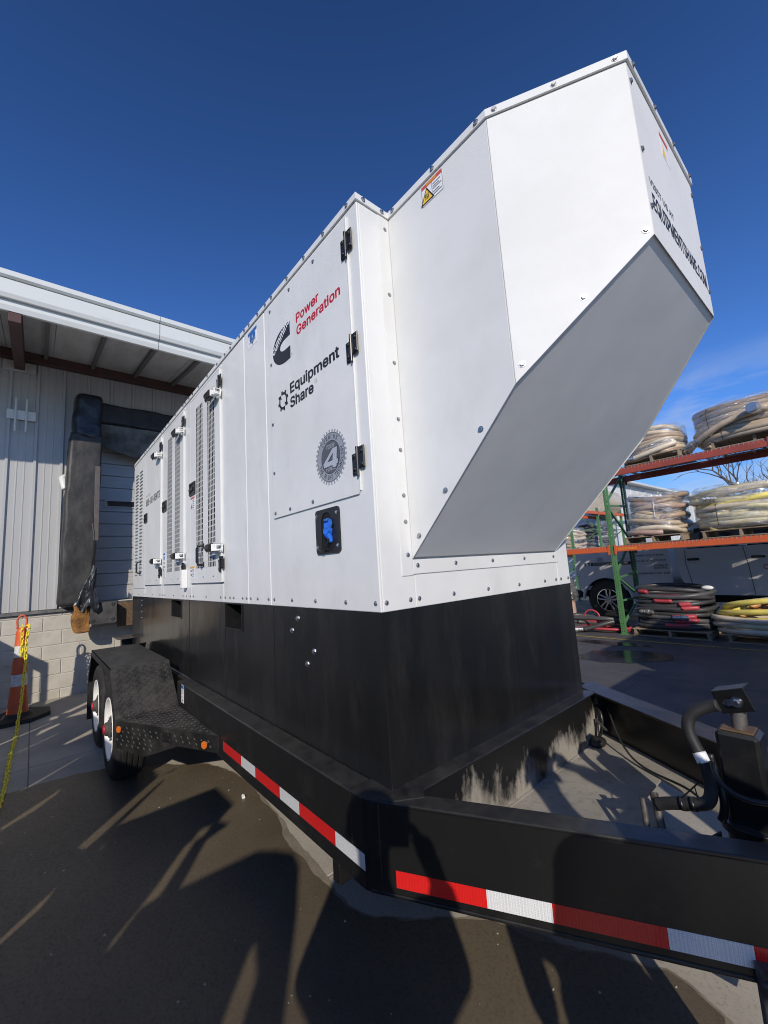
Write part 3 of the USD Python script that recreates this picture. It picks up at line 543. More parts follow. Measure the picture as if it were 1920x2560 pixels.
# round gear badge
bc = (-.331, 2.243)
def ringpoly(r): return Point(*bc).buffer(r, 48)
gear = ringpoly(.134)
for k in range(34): gear = gear.union(affinity.rotate(sbox(bc[0] - .0066, bc[1] + .128, bc[0] + .0066, bc[1] + .149), k * 360 / 34, origin=bc))
b = MB(); b.prism(gear, (0, yd + 0.0006, 0), X, Z, 0.0016); bdg = b.build(dA, 'badge', 'badge_silver')
def onb(poly, mat, d): m = MB(); m.prism(poly, (0, yd - 0.0008, 0), X, Z, d); m.build(bdg, 'badge_print', mat)
onb(ringpoly(.131).difference(ringpoly(.1285)), 'decal_black', 0.0004); onb(ringpoly(.0905), 'decal_black', 0.0003); onb(ringpoly(.088), 'badge_dark', 0.0006)
def arc_text(txt, r, h, a0, step, inside):
    m = MB()
    for k, ch in enumerate(txt):
        if ch == ' ': continue
        a = a0 + k * step * (1 if inside else -1)
        if inside: up = np.array([-math.cos(a), 0, -math.sin(a)]); u = np.array([-math.sin(a), 0, math.cos(a)])
        else: up = np.array([math.cos(a), 0, math.sin(a)]); u = np.array([math.sin(a), 0, -math.cos(a)])
        o = np.array([bc[0] + r * math.cos(a), yd - 0.0007, bc[1] + r * math.sin(a)])
        m.text(ch, h, o - u * h * 0.33, u, up, 0.0006, True, width=h * (0.30 if ch == 'I' else 0.66))
    m.build(bdg, 'lettering', 'decal_black')
arc_text('CUMMINS', .099, .0225, math.radians(133), math.radians(13), False)
arc_text('THE RIGHT TECHNOLOGY', .1205, .0225, math.radians(200), math.radians(9.2), True)
m = MB(); m.text('TIER', .022, (bc[0] - .045, yd - 0.0012, bc[1] + .047), X, Z, 0.0007, True, width=.085, italic=.25); m.text('FINAL', .022, (bc[0] - .05, yd - 0.0012, bc[1] - .072), X, Z, 0.0007, True, width=.098, italic=.25); m.build(bdg, 'lettering', 'badge_silver')
four = Polygon([(-.066, -.048), (.018, -.048), (.018, -.062), (.052, -.062), (.055, -.048), (.066, -.048), (.069, -.022), (.057, -.022), (.066, .042), (.024, .042), (-.070, -.026)]).difference(Polygon([(-.030, -.022), (.020, -.022), (.026, .018)]))
onb(affinity.translate(four.buffer(.004), *bc), 'decal_black', 0.0011); onb(affinity.translate(four, *bc), 'badge_light', 0.0018)
# power inlet box with blue plug
b = MB(); fr = sbox(-.513, 1.738, -.283, 1.977).buffer(-.02).buffer(.02, 4); hole = unary_union([Point(-.402, 1.905).buffer(.052), sbox(-.454, 1.765, -.350, 1.905)])
b.prism(fr.difference(hole), (0, 0.0005, 0), X, Z, 0.010); ib = b.build(G, 'inlet_box', 'black_plastic')
b = MB(); b.box(-.455, -.349, -0.004, -0.0015, 1.764, 1.958); b.build(ib, 'inlet_recess', 'dark_void')
b = MB(); b.cyl((-.375, -0.003, 1.855), (-.375, -0.03, 1.862), 0.026, 0.028, 12); b.cyl((-.375, -0.01, 1.89), (-.375, -0.024, 1.893), 0.030, n=12); b.cyl((-.365, -0.003, 1.80), (-.372, -0.026, 1.84), 0.015, 0.018, 10); b.build(ib, 'plug', 'blue_plug', smooth=40)
b = MB(); a_ = np.arange(20) / 20 * 2 * np.pi; b.tube(np.c_[-.375 + .031 * np.cos(a_), np.full(20, -.018), 1.888 + .031 * np.sin(a_)], .0045, 6, closed=True); b.box(-.40, -.35, -.03, -.022, 1.868, 1.873); b.box(-.39, -.36, -.034, -.026, 1.905, 1.918, .002); b.build(ib, 'plug_ring', 'decal_blue', smooth=30)
b = MB(); b.tube([(-.37, -0.022, 1.845), (-.36, -0.03, 1.80), (-.39, -0.03, 1.765), (-.43, -0.026, 1.752), (-.47, -0.014, 1.762)], 0.0055, 6); b.build(ib, 'cord', 'black_plastic', smooth=True)
for x, z in ((-.498, 1.945), (-.302, 1.945), (-.498, 1.775), (-.302, 1.775)): bolt(ib, (x, -0.0095, z), (0, -1, 0), 0.007, 0.007, 'bright_steel')
# roof and its lip
HP = [(0.0, 0.215), (0.645, 0.215), (1.10, 0.478), (1.10, 1.352), (0.645, 1.615), (0.0, 1.615)]
r = MB(); body = sbox(XR, 0, 0, WY); hood2 = Polygon([(-.05, .215)] + HP[1:5] + [(-.05, 1.615)])
lip = unary_union([body, hood2]).buffer(0.009, join_style=2)
r.prism(lip, (0, 0, ZL), X, Y, ZT - ZL); roof = r.build(G, 'roof_cap', 'white_paint')
for x in [-.07, -.30, -.52, -.74, -.97, -1.07, -1.20, -1.36, -1.45, -1.55, -1.75, -1.88, -2.08, -2.35, -2.62, -2.82, -2.95, -3.09, -3.18, -3.5, -3.8, -3.98, -4.08, -4.2, -4.6, -4.95, -5.12, -5.25, -5.6, -6.03]: bolt(roof, (x, -0.009, 3.531), (0, -1, 0), 0.0098, 0.009)
for y in (0.04, 0.165): bolt(roof, (0.009, y, 3.531), (1, 0, 0), 0.0098, 0.009)
for x in (0.05, 0.34, 0.60): bolt(roof, (x, 0.206, 3.531), (0, -1, 0), 0.0098, 0.009)
cn = np.array([0.2635, -0.4555, 0]); cn /= np.linalg.norm(cn); cd = np.array([0.866, 0.5, 0])
for k in (0.035, 0.27, 0.49): bolt(roof, np.array([0.645, 0.215, 3.531]) + np.array([0.455, 0.263, 0]) / 0.5256 * k + cn * 0.009, cn, 0.0098, 0.009)
for y in (0.53, 0.78, 1.04, 1.30): bolt(roof, (1.109, y, 3.531), (1, 0, 0), 0.0098, 0.009)
# front: strips, flanges
f = MB(); f.box(-0.014, 0.0, 0.0142, 0.2205, ZB + .002, ZL - .002, 0.002); fp = f.build(G, 'front_panel', 'white_paint')
bolt(fp, (0, .035, zb), (1, 0, 0)); bolt(fp, (0, .185, zb), (1, 0, 0))
f = MB(); f.box(-0.014, -0.001, 0.2235, 1.612, ZB + .002, 1.66, 0.002); fp = f.build(G, 'front_sill_panel', 'white_paint')
for y in (.245, .50, .80, 1.12, 1.43, 1.58): bolt(fp, (-0.001, y, zb), (1, 0, 0))
f = MB(); f.box(-0.014, 0.0, 1.615, WY, ZB + .002, ZL - .002, 0.002); fp = f.build(G, 'front_panel', 'white_paint')
for y in (1.65, 1.755): bolt(fp, (0, y, zb), (1, 0, 0))
f = MB(); f.box(-0.001, 0.0035, 0.140, 0.2135, 1.60, ZL - .004, 0.001); fl = f.build(G, 'hood_flange', 'white_hood')
for z in (3.44, 3.06, 2.68, 2.38, 2.22, 1.99, 1.86, 1.70): bolt(fl, (0.0035, .185, z), (1, 0, 0))
f = MB(); f.box(-0.001, 0.0045, 0.2145, 1.632, 1.606, 1.676, 0.001); fl = f.build(G, 'hood_flange', 'white_hood')
for y in (.245, .53, .86, 1.20, 1.57): bolt(fl, (0.0045, y, 1.647), (1, 0, 0))
# hood plates
zt = ZL - .002; s45 = lambda x: 1.678 + x * (2.775 - 1.678) / 1.10
def hp(pts, name='hood_panel', t=0.003, mat='white_hood'): m = MB(); m.plate(pts, t); return m.build(G, name, mat)
def V3(i, z): return (HP[i][0], HP[i][1], z)
def bolts_line(parent, a, b, ks, n, r=0.0105, h=0.009):
    a, b = np.array(a), np.array(b)
    for k in ks: bolt(parent, a + (b - a) * k, n, r, h)
h1 = hp([(0.0, .215, 1.678), (0.643, .215, s45(.643)), (0.643, .215, zt), (0.0, .215, zt)])
nrm = np.array([-1, 0, 1]) / math.sqrt(2) * 0.035
bolts_line(h1, np.array([0, .215, 1.678]) + nrm, np.array([.645, .215, s45(.645)]) + nrm, (0.13, 0.42, 0.76), (0, -1, 0))
sticker(h1, 0.256, 0.391, 3.388, 3.496, .215, 'hot')
h2 = hp([(0.645, .2155, s45(.645)), (1.10, .478, s45(1.10)), (1.10, .478, zt), (0.645, .2155, zt)], 'hood_chamfer_panel')
up = np.array([0, 0, 0.045]); bolts_line(h2, np.array([.645, .215, s45(.645)]) + up, np.array([1.1, .478, s45(1.1)]) + up, (0.06, 0.52, 0.955), cn)
h3 = hp([(1.1, .480, s45(1.1)), (1.1, 1.350, s45(1.1)), (1.1, 1.350, zt), (1.1, .480, zt)], 'hood_front_panel')
for y, z in ((.50, 3.44), (.50, 3.14), (.50, 2.90), (1.33, 3.44), (1.33, 3.14), (1.33, 2.90)): bolt(h3, (1.1, y, z), (1, 0, 0), 0.0095, 0.008)
t = MB(); t.text('EQUIPMENTSHARE.COM', 0.072, (1.1002, .53, 2.905), Y, Z, 0.0008, True, width=0.78); t.build(h3, 'lettering', 'decal_black')
t = MB(); t.text('VISIT US AT', 0.030, (1.1002, .53, 3.015), Y, Z, 0.0008, False, width=0.30); t.build(h3, 'lettering', 'decal_black')
t = MB(); t.box(1.1, 1.1008, .83, .945, 3.34, 3.46); stk = t.build(h3, 'sticker', 'decal_white')
t = MB(); t.box(1.1005, 1.1014, .83, .945, 3.435, 3.46); t.build(stk, 'print', 'decal_header')
t = MB(); t.prism(tri((.835, 3.35), (.89, 3.35), (.862, 3.41)), (1.1006, 0, 0), Y, Z, 0.0008); t.build(stk, 'print', 'decal_yellow')
hp([(0.645, 1.615, s45(.645)), (0.645, 1.615, zt), (1.10, 1.352, zt), (1.10, 1.352, s45(1.10))], 'hood_chamfer_panel')
hp([(0.0, 1.615, 1.678), (0.0, 1.615, zt), (0.643, 1.615, zt), (0.643, 1.615, s45(.643))])
o = 0.008
hp([(0.004, .2185, 1.678 + o), (0.004, 1.6115, 1.678 + o), (.645, 1.6115, s45(.645) + o), (1.097, 1.3495, s45(1.097) + o), (1.097, .4805, s45(1.097) + o), (.645, .2185, s45(.645) + o)], 'hood_bottom_panel')
# fuel tank with lifting pockets
tk = manifold3d.Manifold.cube([-XR - .004, WY - .008, .740]).translate([XR, .004, .708])
for a, b, c, d in ((-3.678, -3.29, 1.262, 1.436), (-1.974, -1.63, 1.256, 1.438)): tk = tk - manifold3d.Manifold.cube([b - a, .45, d - c]).translate([a, -.1, c])
m = MB(); mm = tk.to_mesh(); m.add(mm.vert_properties[:, :3], mm.tri_verts); tank = m.build(G, 'fuel_tank', 'black_tank')
for a, b, c, d in ((-3.678, -3.29, 1.262, 1.436), (-1.974, -1.63, 1.256, 1.438)):
    q = MB(); q.prism(sbox(a - .012, c - .012, b + .012, d).difference(sbox(a, c, b, d + .02)), (0, .0042, 0), X, Z, .006); q.build(tank, 'pocket_frame', 'black_tank')
    q = MB(); q.box(a + .03, b - .06, .12, .2, c + .002, c + .03, .004); q.box(a + .2, a + .24, .1, .15, c + .03, c + .05); q.build(tank, 'pocket_bolt', 'worn_steel')
for x, z in ((-.777, 1.384), (-.854, 1.31), (-.605, 1.216), (-.684, 1.14)): bolt(tank, (x, .004, z), (0, -1, 0), 0.0125, 0.011, 'bright_steel')
for z in (1.395, 1.325, 1.235, 1.154): bolt(tank, (-5.37, .004, z), (0, -1, 0), 0.012, 0.010, 'bright_steel')
for x in (-.93, -1.10, -1.99, -3.0): # weld seams
    if x < -.95: q = MB(); q.box(x - .003, x + .003, .0015, .006, .72, 1.44); q.build(tank, 'weld_seam', 'black_tank')
# ------------------------------------------------------------------ trailer frame
ZF0, ZF1 = 0.368, 0.712; YR = -0.118; YC = 0.912
m = MB(); m.box(-2.955, -0.14, YR, 0.0032, ZF0, ZF1, 0.006); m.build(G, 'frame_rail', 'black_frame')
m = MB(); m.box(-6.3, -2.957, YR + .07, 0.0, ZF0 + .01, ZF1 - .01, 0.006); m.build(G, 'frame_rail', 'black_frame')
m = MB(); m.box(-6.3, -0.05, 2 * YC + .02, 2 * YC - YR, ZF0, ZF1, 0.006); m.build(G, 'frame_rail', 'black_frame')
m = MB(); m.box(-6.32, -6.2, -.12, 1.93, .62, .82, 0.006); m.build(G, 'rear_bumper', 'black_frame')
m = MB(); m.box(-6.33, -6.0, -.20, .2, .82, .845, 0.004); m.build(G, 'rear_step', 'worn_steel')
D1 = np.array([.8762, .4819, 0]); N1 = np.array([.4819, -.8762, 0])
def tongue(sgn):
    d = D1 * (1, sgn, 1); n = N1 * (1, sgn, 1); o = np.array([-.035, -.112 if sgn > 0 else 2 * YC + .180, 0]); fw = .090 if sgn > 0 else .158
    def bx(a0, a1, n0, n1, z0, z1, c=0.0): 
        A = np.array([d, n, Z]); 
        if np.linalg.det(A) < 0: A = np.array([d, n, -Z])
        return ((o + d * (a0 + a1) / 2 + n * (n0 + n1) / 2 + Z * (z0 + z1) / 2), A, ((a1 - a0) / 2, (n1 - n0) / 2, (z1 - z0) / 2), c)
    m = MB(); m.obox(*bx(0.0, 2.05, -fw, 0.0, ZF1 - .014, ZF1, .003))
    m.obox(*bx(0.0, 2.05, -.006, -.0025, ZF0 + .0142, ZF1 - .0142)) if sgn > 0 else None
    m.obox(*bx(0.0, 2.05, -.012, -.0025, ZF0 + .0142, ZF1 - .0142)) if sgn < 0 else None
    tb = m.build(G, 'tongue_beam', 'black_frame')
    q = MB(); q.obox(*bx(0.0, 2.05, -fw, 0.0, ZF0, ZF0 + .014, .003)); q.build(tb, 'lower_flange', 'black_frame' if sgn > 0 else 'deck_dust')
    if sgn > 0:
        for (a0, a1, k) in ((.111, .459, 'tape_red'), (.459, .681, 'tape_white'), (.681, 1.020, 'tape_red'), (1.020, 1.2385, 'tape_white'), (1.2385, 1.58, 'tape_red')):
            q = MB(); q.obox(*bx(a0, a1, -.0026, -.0014, .4065, .4675)); q.build(tb, 'reflective_tape', k)
    return o, d, n
o1, d1_, n1_ = tongue(1); tongue(-1)
# corner plate joining rail and tongue
m = MB(); P = [(-.142, YR), (-.06, YR + .0005), tuple((o1 + D1 * .05)[:2]), tuple((o1 + D1 * .05 - N1 * .085)[:2]), (.02, .06), (-.142, .02)]
m.prism(Polygon(P).convex_hull, (0, 0, ZF0 + .001), X, Y, ZF1 - ZF0 - .0025); cp = m.build(G, 'frame_corner', 'black_frame')
m = MB(); P2 = [(-.15, -.115), (-.03, -.113), (.05, -.06), (.13, .06), (.085, .10), (-.018, .10), (-.15, .0)]
m.prism(Polygon(P2).convex_hull, (0, 0, ZF1 - .0012), X, Y, .003); m.build(G, 'corner_gusset', 'black_frame')
for (a, b, k) in ((-1.710, -1.135, 'tape_red'), (-1.135, -.819 - .16, 'tape_white')): pass
R0 = frame_rail = None
tp = [(-1.710, -1.372, 'tape_red'), (-1.372, -1.150, 'tape_white'), (-1.150, -.819, 'tape_red'), (-.819, -.603, 'tape_white'), (-.603, -.272, 'tape_red'), (-.272, -.058, 'tape_white')]
for a, b, k in tp: q = MB(); q.box(a, b, YR - .0014, YR + .0004, .4395, .5005); q.build(G, 'reflective_tape', k)
m = MB(); m.box(-.318, -.262, -.112, -.05, .28, ZF0 - .001, .003); m.build(G, 'frame_foot', 'black_frame')
q = MB(); q.box(-2.80, -2.722, YR - .0016, YR, .553, .706); fs = q.build(G, 'sticker', 'decal_white')
q = MB(); q.box(-2.80, -2.722, YR - .0022, YR - .0014, .672, .704); q.build(fs, 'print', 'decal_blue')
q = MB(); [q.box(-2.79, -2.735, YR - .0022, YR - .0014, z, z + .006) for z in (.655, .643, .631, .6)]; q.box(-2.775, -2.745, YR - .0022, YR - .0014, .56, .585); q.build(fs, 'print', 'decal_grey')
# front crossmember
m = MB(); m.box(-.03, .085, .06, 1.78, ZF1 - .013, ZF1, .003); m.build(G, 'crossmember_flange', 'black_frame')
m = MB(); m.box(.022, .034, .02, 1.90, ZF0 + .0125, ZF1 - .0132); web = m.build(G, 'crossmember_web', 'muddy_web')
m = MB(); m.box(-.03, .0525, .02, 1.90, ZF0, ZF0 + .012, .003); m.build(G, 'crossmember_flange', 'deck_dust')
m = MB(); m.prism(Polygon([(.055, .0), (.63, .31), (.61, 1.10), (.575, 1.22), (.50, 1.30), (.50, 1.62), (.055, 1.87)]), (0, 0, ZF0 + .0006), X, Y, .010); m.build(G, 'tongue_deck', 'deck_dust')
m = MB(); m.ball((.075, 1.74, ZF0 + .03), .07, 2, (.7, 1, .45)); m.build(G, 'cable_grommet', 'rubber', smooth=True)
m = MB(); m.tube(spline([(.05, 1.84, .60), (.09, 1.80, .57), (.10, 1.78, .50), (.08, 1.76, .43)], 14), .012, 6); m.build(G, 'cable', 'black_plastic', smooth=True)
m = MB(); m.tube(spline([(.12, 1.83, .63), (.16, 1.77, .60), (.23, 1.69, .50), (.32, 1.62, .42), (.50, 1.52, .40), (.75, 1.33, .41)], 24), .0065, 6); m.build(G, 'cable', 'black_plastic', smooth=True)
m = MB(); m.tube([(.05, 1.80, .52), (.11, 1.75, .51), (.16, 1.70, .505)], .008, 6); m.build(G, 'cable', 'hose_grey', smooth=True)
# side plate fender with diamond tread
FY = -.612; yi = -.122
def lozenges(m, o, u, v, nu, nv, pu, pv, mask=None, L=.0145, w=.0055, h=.0042):
    o, u, v = np.array(o, float), np.array(u, float), np.array(v, float); u = u / np.linalg.norm(u); v = v / np.linalg.norm(v); n = np.cross(u, v)
    for i in range(nu):
        for j in range(nv):
            a, b = (i + .5 + (.5 if j % 2 else 0)) * pu, (j + .5) * pv
            if mask and not mask(a, b): continue
            t = math.radians(45 if (i + j) % 2 else -45); d = u * math.cos(t) + v * math.sin(t); e = -u * math.sin(t) + v * math.cos(t); c = o + u * a + v * b
            m.add([c - d * L, c + e * w, c + d * L, c - e * w, c - d * L * .45 + n * h, c + d * L * .45 + n * h], [(0, 3, 4), (3, 5, 4), (3, 2, 5), (2, 1, 5), (1, 4, 5), (1, 0, 4)])
m = MB()
m.plate([(-4.90, FY, .868), (-3.25, FY, .868), (-3.25, yi, .868), (-4.90, yi, .868)], .006)
m.plate([(-4.90, FY, .868), (-4.90, FY, .800), (-3.25, FY, .800), (-3.25, FY, .868)], .006)
ft = m.build(G, 'fender_top', 'fender_black')
m = MB(); m.plate([(-3.249, FY, .868), (-2.872, FY, .515), (-2.872, yi, .515), (-3.249, yi, .868)], .006)
m.plate([(-3.249, FY, .800), (-3.20, FY, .765), (-2.872, FY, .515), (-3.249, FY, .868)], .006)
fsl = m.build(G, 'fender_slope', 'fender_black')
m = MB(); sl = np.array([.377, 0, -.353]); lozenges(m, (-3.249, FY + .004, .868), Y, -np.array([-.377, 0, .353]) * -1 * -1 if False else np.array([-.377, 0, .353]), 1, 1, 1, 1) if False else None
uvec, vvec = Y, np.array([-.377, 0, .353]) / np.linalg.norm([.377, 0, .353])
lozenges(m, np.array([-2.872, FY + .006, .515]), uvec, vvec, 13, 17, .036, .030); m.build(fsl, 'tread', 'fender_black', kind='stuff')
m = MB(); m.plate([(-4.901, FY, .868), (-4.901, yi + .1, .868), (-5.25, yi + .1, .50), (-5.25, FY, .50)], .006); m.plate([(-4.901, FY, .80), (-4.901, FY, .868), (-5.25, FY, .50), (-5.22, FY, .45)], .006); m.box(-5.256, -5.25, FY, yi + .1, -.02, .50); m.build(G, 'mudflap', 'fender_black')
S0, S1 = np.array([-2.87, FY + .002, 0]), np.array([-1.79, -.120, 0])
m = MB(); m.plate([(-2.871, FY, .514), tuple(S1[:2]) + (.514,), (-2.871, yi, .514)], .006); st = m.build(G, 'step_plate', 'fender_black')
sd = (S1 - S0) / np.linalg.norm(S1 - S0); sn = np.array([sd[1], -sd[0], 0])
m = MB(); lozenges(m, (-2.87, FY, .514), X, Y, 30, 15, .036, .034, mask=lambda a, b: b > a * .4545 + .03 and b < .47 and a < 1.06 and b > a * 6.8 - 99); m.build(st, 'tread', 'fender_black', kind='stuff')
LS = np.linalg.norm(S1 - S0)
m = MB(); prof = [(0, .5125), (0, .296), (.36, .269), (.755, .394), (LS, .398), (LS, .5125)]
m.prism(Polygon([(a, z) for a, z in prof]), S0 - sn * .006 , sd, Z, .006) if np.cross(sd, Z) @ sn > 0 else m.prism(Polygon([(a, z) for a, z in prof]), S0, sd, Z, .006)
sk = m.build(G, 'step_skirt', 'fender_black')
m = MB(); lozenges(m, S0 + Z * .28, sd, Z, 33, 7, .036, .034, mask=lambda a, b: a < LS - .05 and (b + .28 > .31 if a < .5 else b + .28 > .41) and b + .28 < .50); m.build(sk, 'tread', 'fender_black', kind='stuff')
for px in (-2.827, -1.919):
    c = S0 + sd * ((px - S0[0]) / sd[0]); c[2] = .447 if px < -2 else .440
    q = MB(); q.cyl(c - sn * .001, c + sn * .006, .036, n=20); q.cyl(c + sn * .005, c + sn * .0075, .036, .033, 20); lm = q.build(G, 'marker_light', 'black_plastic', smooth=30)
    q = MB(); q.cyl(c + sn * .006, c + sn * .013, .029, .026, 20); [q.ball(c + sn * .013 + (sd * math.cos(k) + Z * math.sin(k)) * .015, .006, 1) for k in np.arange(6) * math.pi / 3]; q.ball(c + sn * .013, .006, 1); q.build(lm, 'lens', 'amber_lens', smooth=30)
m = MB(); c = (S0 + sd * .63); c[2] = .445; m.obox(c + sn * .001, [sd, sn, Z], (.055, .0018, .038), .001); m.build(sk, 'reflector_patch', 'black_plastic')
# wheels
def revolve(prof, n=40):
    """prof: (radius, y); axis along y"""
    a = np.arange(n) / n * 2 * np.pi; V = []; F = []
    for r, y in prof: V.append(np.c_[r * np.cos(a), np.full(n, y), r * np.sin(a)])
    for i in range(len(prof) - 1):
        for k in range(n): F.append((i * n + k, (i + 1) * n + k, (i + 1) * n + (k + 1) % n, i * n + (k + 1) % n))
    return np.vstack(V), np.array(F)
def wheel(cx, cz, y0, side=-1, R=.440, RR=.270, W=.24):
    s = side
    def tr(VF): V, F = VF; V = V * (1, s, 1) if s > 0 else V; return (V + (cx, y0, cz), F if s < 0 else F[:, ::-1])
    t = MB(); t.add(*tr(revolve([(RR - .01, .02), (RR + .004, -.004), (RR + .03, -.012), (R - .06, -.016), (R - .022, -.002), (R, .028), (R, W - .03), (R - .02, W), (RR, W), (RR - .03, W - .02)], 48)))
    for k in range(4):
        t.add(*tr(revolve([(R + .001, .045 + k * .045), (R + .007, .05 + k * .045), (R + .007, .078 + k * .045), (R + .001, .083 + k * .045)], 48)))
    ty = t.build(G, 'tyre', 'rubber', smooth=35)
    q = MB(); q.add(*tr(revolve([(RR, .0), (RR + .006, -.008), (RR + .004, -.014), (RR - .012, -.010), (RR - .02, .02), (RR - .035, .05), (.13, .055), (.115, .03), (.085, .026), (.08, .03)], 40))); rm = q.build(ty, 'rim', 'rim_white', smooth=30)
    q = MB(); q.add(*tr(revolve([(.085, .03), (.085, .0), (.075, -.012), (.062, -.016), (.058, -.036), (.048, -.042), (.0005, -.044)], 24))); q.build(ty, 'hub', 'bumper_rubber', smooth=35)
    q = MB(); q.add(*tr(revolve([(.040, -.042), (.038, -.052), (.0005, -.055)], 18))); q.build(ty, 'hub_cap', 'decal_red', smooth=35)
    q = MB()
    for k in range(8):
        a = k * math.pi / 4; c = np.array([cx + .1 * math.cos(a), y0 + s * -1 * -.0, cz + .1 * math.sin(a)]); q.cyl(c + (0, .03 if s < 0 else -.03, 0), c + (0, .0 if s < 0 else 0, 0), .013, n=6)
    q.build(ty, 'lug_nut', 'steel_bolt')
wheel(-3.42, .310, -.588); wheel(-4.44, .310, -.588)
wheel(-3.42, .310, 2.40, 1); wheel(-4.44, .310, 2.40, 1)
m = MB(); m.cyl((-3.42, -.45, .31), (-3.42, 2.27, .31), .045, n=12); m.cyl((-4.44, -.45, .31), (-4.44, 2.27, .31), .045, n=12); m.build(G, 'axle', 'black_frame', smooth=40)
m = MB(); m.box(-4.95, -3.25, 1.95, 2.44, .862, .868); m.box(-3.25, -2.7, 1.95, 2.44, .60, .606); m.build(G, 'fender_top', 'fender_black')
# jack on the tongue
jx, jy = 1.012, .915
m = MB(); m.box(jx - .066, jx + .066, jy - .06, jy + .06, .60, .942, .012); m.box(jx - .05, jx + .05, jy - .048, jy + .048, .02, .60, .008); jk = m.build(G, 'jack_post', 'black_frame')
m = MB(); m.prism(Point(jx, jy).buffer(.102, 12), (0, 0, .585), X, Y, .032); m.cyl((jx, jy, .45), (jx, jy, .585), .085, n=20); m.build(jk, 'collar', 'black_frame', smooth=35)
m = MB(); m.box(jx - .05, jx + .05, jy - .045, jy + .045, .9425, .949, .002); m.build(jk, 'top_cap', 'rusty_steel')
m = MB(); m.cyl((jx + .004, jy, .945), (jx + .008, jy, 1.03), .026, n=14); m.build(jk, 'screw_stub', 'worn_steel', smooth=40)
pu = np.array([.90, -.16, .30]); pu /= np.linalg.norm(pu); pv = np.array([-.30, -.05, .95]); pv -= pu * (pv @ pu); pv /= np.linalg.norm(pv); pw = np.cross(pu, pv)
pc = np.array([jx + .004, jy - .03, 1.052])
m = MB(); slot = unary_union([Point(-.022, 0).buffer(.012), Point(.022, 0).buffer(.012), sbox(-.022, -.012, .022, .012)])
m.prism(sbox(-.056, -.038, .056, .046).difference(slot), pc - pw * .004, pu, pv, .008); m.prism(sbox(-.056, .040, .056, .046), pc - pw * .06, pu, pv, .056); m.prism(sbox(-.056, -.038, -.050, .04), pc - pw * .05, pu, pv, .046); m.build(jk, 'crank_bracket', 'black_frame')
m = MB(); m.cyl(pc + pu * .014 - pw * .05, pc + pu * .014 + pw * .010, .010, n=10); m.cyl(pc + pu * .014 + pw * .006, pc + pu * .014 + pw * .016, .020, .018, 14); m.cyl(pc + pu * .014 + pw * .016, pc + pu * .014 + pw * .024, .011, n=6); m.build(jk, 'bracket_bolt', 'bright_steel', smooth=30)
yy = jy - .02
hnd = spline([(.968, yy, 1.028), (.93, yy, 1.014), (.895, yy - .01, .995), (.865, yy - .02, .962), (.859, yy - .03, .92), (.876, yy - .04, .868), (.898, yy - .05, .820), (.912, yy - .06, .765), (.914, yy - .07, .715), (.900, yy - .08, .680), (.86, yy - .09, .663), (.80, yy - .09, .645), (.722, yy - .09, .612)], 70)
m = MB(); m.tube(hnd, .0225, 14); m.build(G, 'crank_handle', 'rubber', smooth=True)
m = MB(); m.tube(hnd[28:33], .0236, 14); m.build(G, 'tape_wrap', 'decal_white', smooth=True)
for a, b in ((52, 55), (56, 59)): m = MB(); m.tube(hnd[a:b], .0255, 14); m.build(G, 'clamp_ring', 'black_plastic', smooth=True)
m = MB(); m.tube(spline([(.93, yy - .07, .83), (.945, yy - .1, .795), (.985, yy - .12, .765), (1.03, yy - .12, .752), (1.09, yy - .1, .752), (1.2, yy, .75)], 30), .0095, 8); m.build(G, 'cable', 'black_plastic', smooth=True)
m = MB(); m.tube(spline([(.918, yy - .03, .84), (.935, yy - .04, .76), (.945, yy - .05, .70), (.93, yy - .06, .62)], 20), .014, 8); m.build(G, 'cable', 'black_plastic', smooth=True)
m = MB(); m.tube([(.815, yy - .1, .668), (.895, yy - .11, .765)], .0028, 5); m.tube([(.872, yy - .105, .735), (.878, yy - .1, .685)], .0022, 5); m.build(G, 'cable_tie', 'black_plastic')
m = MB(); m.tube([(.70, jy - .06, .63), (.76, jy - .17, .47), (.80, jy - .26, .37)], .016, 8); m.tube([(.66, jy - .08, .60), (.70, jy - .17, .48), (.76, jy - .28, .37)], .012, 8); m.build(G, 'safety_cable', 'worn_steel', smooth=True)
m = MB(); m.plate([(.74, .66, .45), (.93, .80, .60), (.93, .80, .42), (.80, .70, .372)], .01); m.build(G, 'jack_brace', 'black_frame')
m = MB(); m.box(1.70, 1.98, jy - .10, jy + .10, .40, .70, .02); m.build(G, 'hitch_coupler', 'black_frame')
m = MB(); m.cyl((1.075, .49, -.115), (1.075, .49, .43), .032, n=16); m.ball((1.075, .455, .395), .012, 1); m.cyl((1.12, .52, .27), (1.12, .52, .36), .05, n=14); m.box(1.02, 1.13, .43, .55, -.128, -.113, .004); m.build(G, 'drop_leg', 'worn_steel', smooth=40)
# ================================================================== warehouse
B = thing('warehouse', 'long grey ribbed-metal warehouse with white gutter and a loading dock on a block base', 'building')
BX = -6.85
def rib_panel(x, y0, y1, z0, z1, side=1):
    """sheet facing +x with raised ribs at both ends and two shallow ones"""
    m = MB(); w = y1 - y0; P = []
    n = max(1, round(w / .33)); s = w / n
    for k in range(n):
        a = y0 + k * s
        P += [(a, .0), (a + .02, .0), (a + .03, .032), (a + .062, .032), (a + .072, .0), (a + .155, .0), (a + .16, .006), (a + .17, .006), (a + .175, .0), (a + .245, 0), (a + .25, .006), (a + .26, .006), (a + .265, .0)]
    P.append((y1, .0)); V = []
    for y, d in P: V += [(x + d, y, z0), (x + d, y, z1)]
    F = [(2 * i, 2 * i + 2, 2 * i + 3, 2 * i + 1) for i in range(len(P) - 1)]
    m.add(V, F); m.box(x - .06, x - .02, y0, y1, z0, z1)
    return m
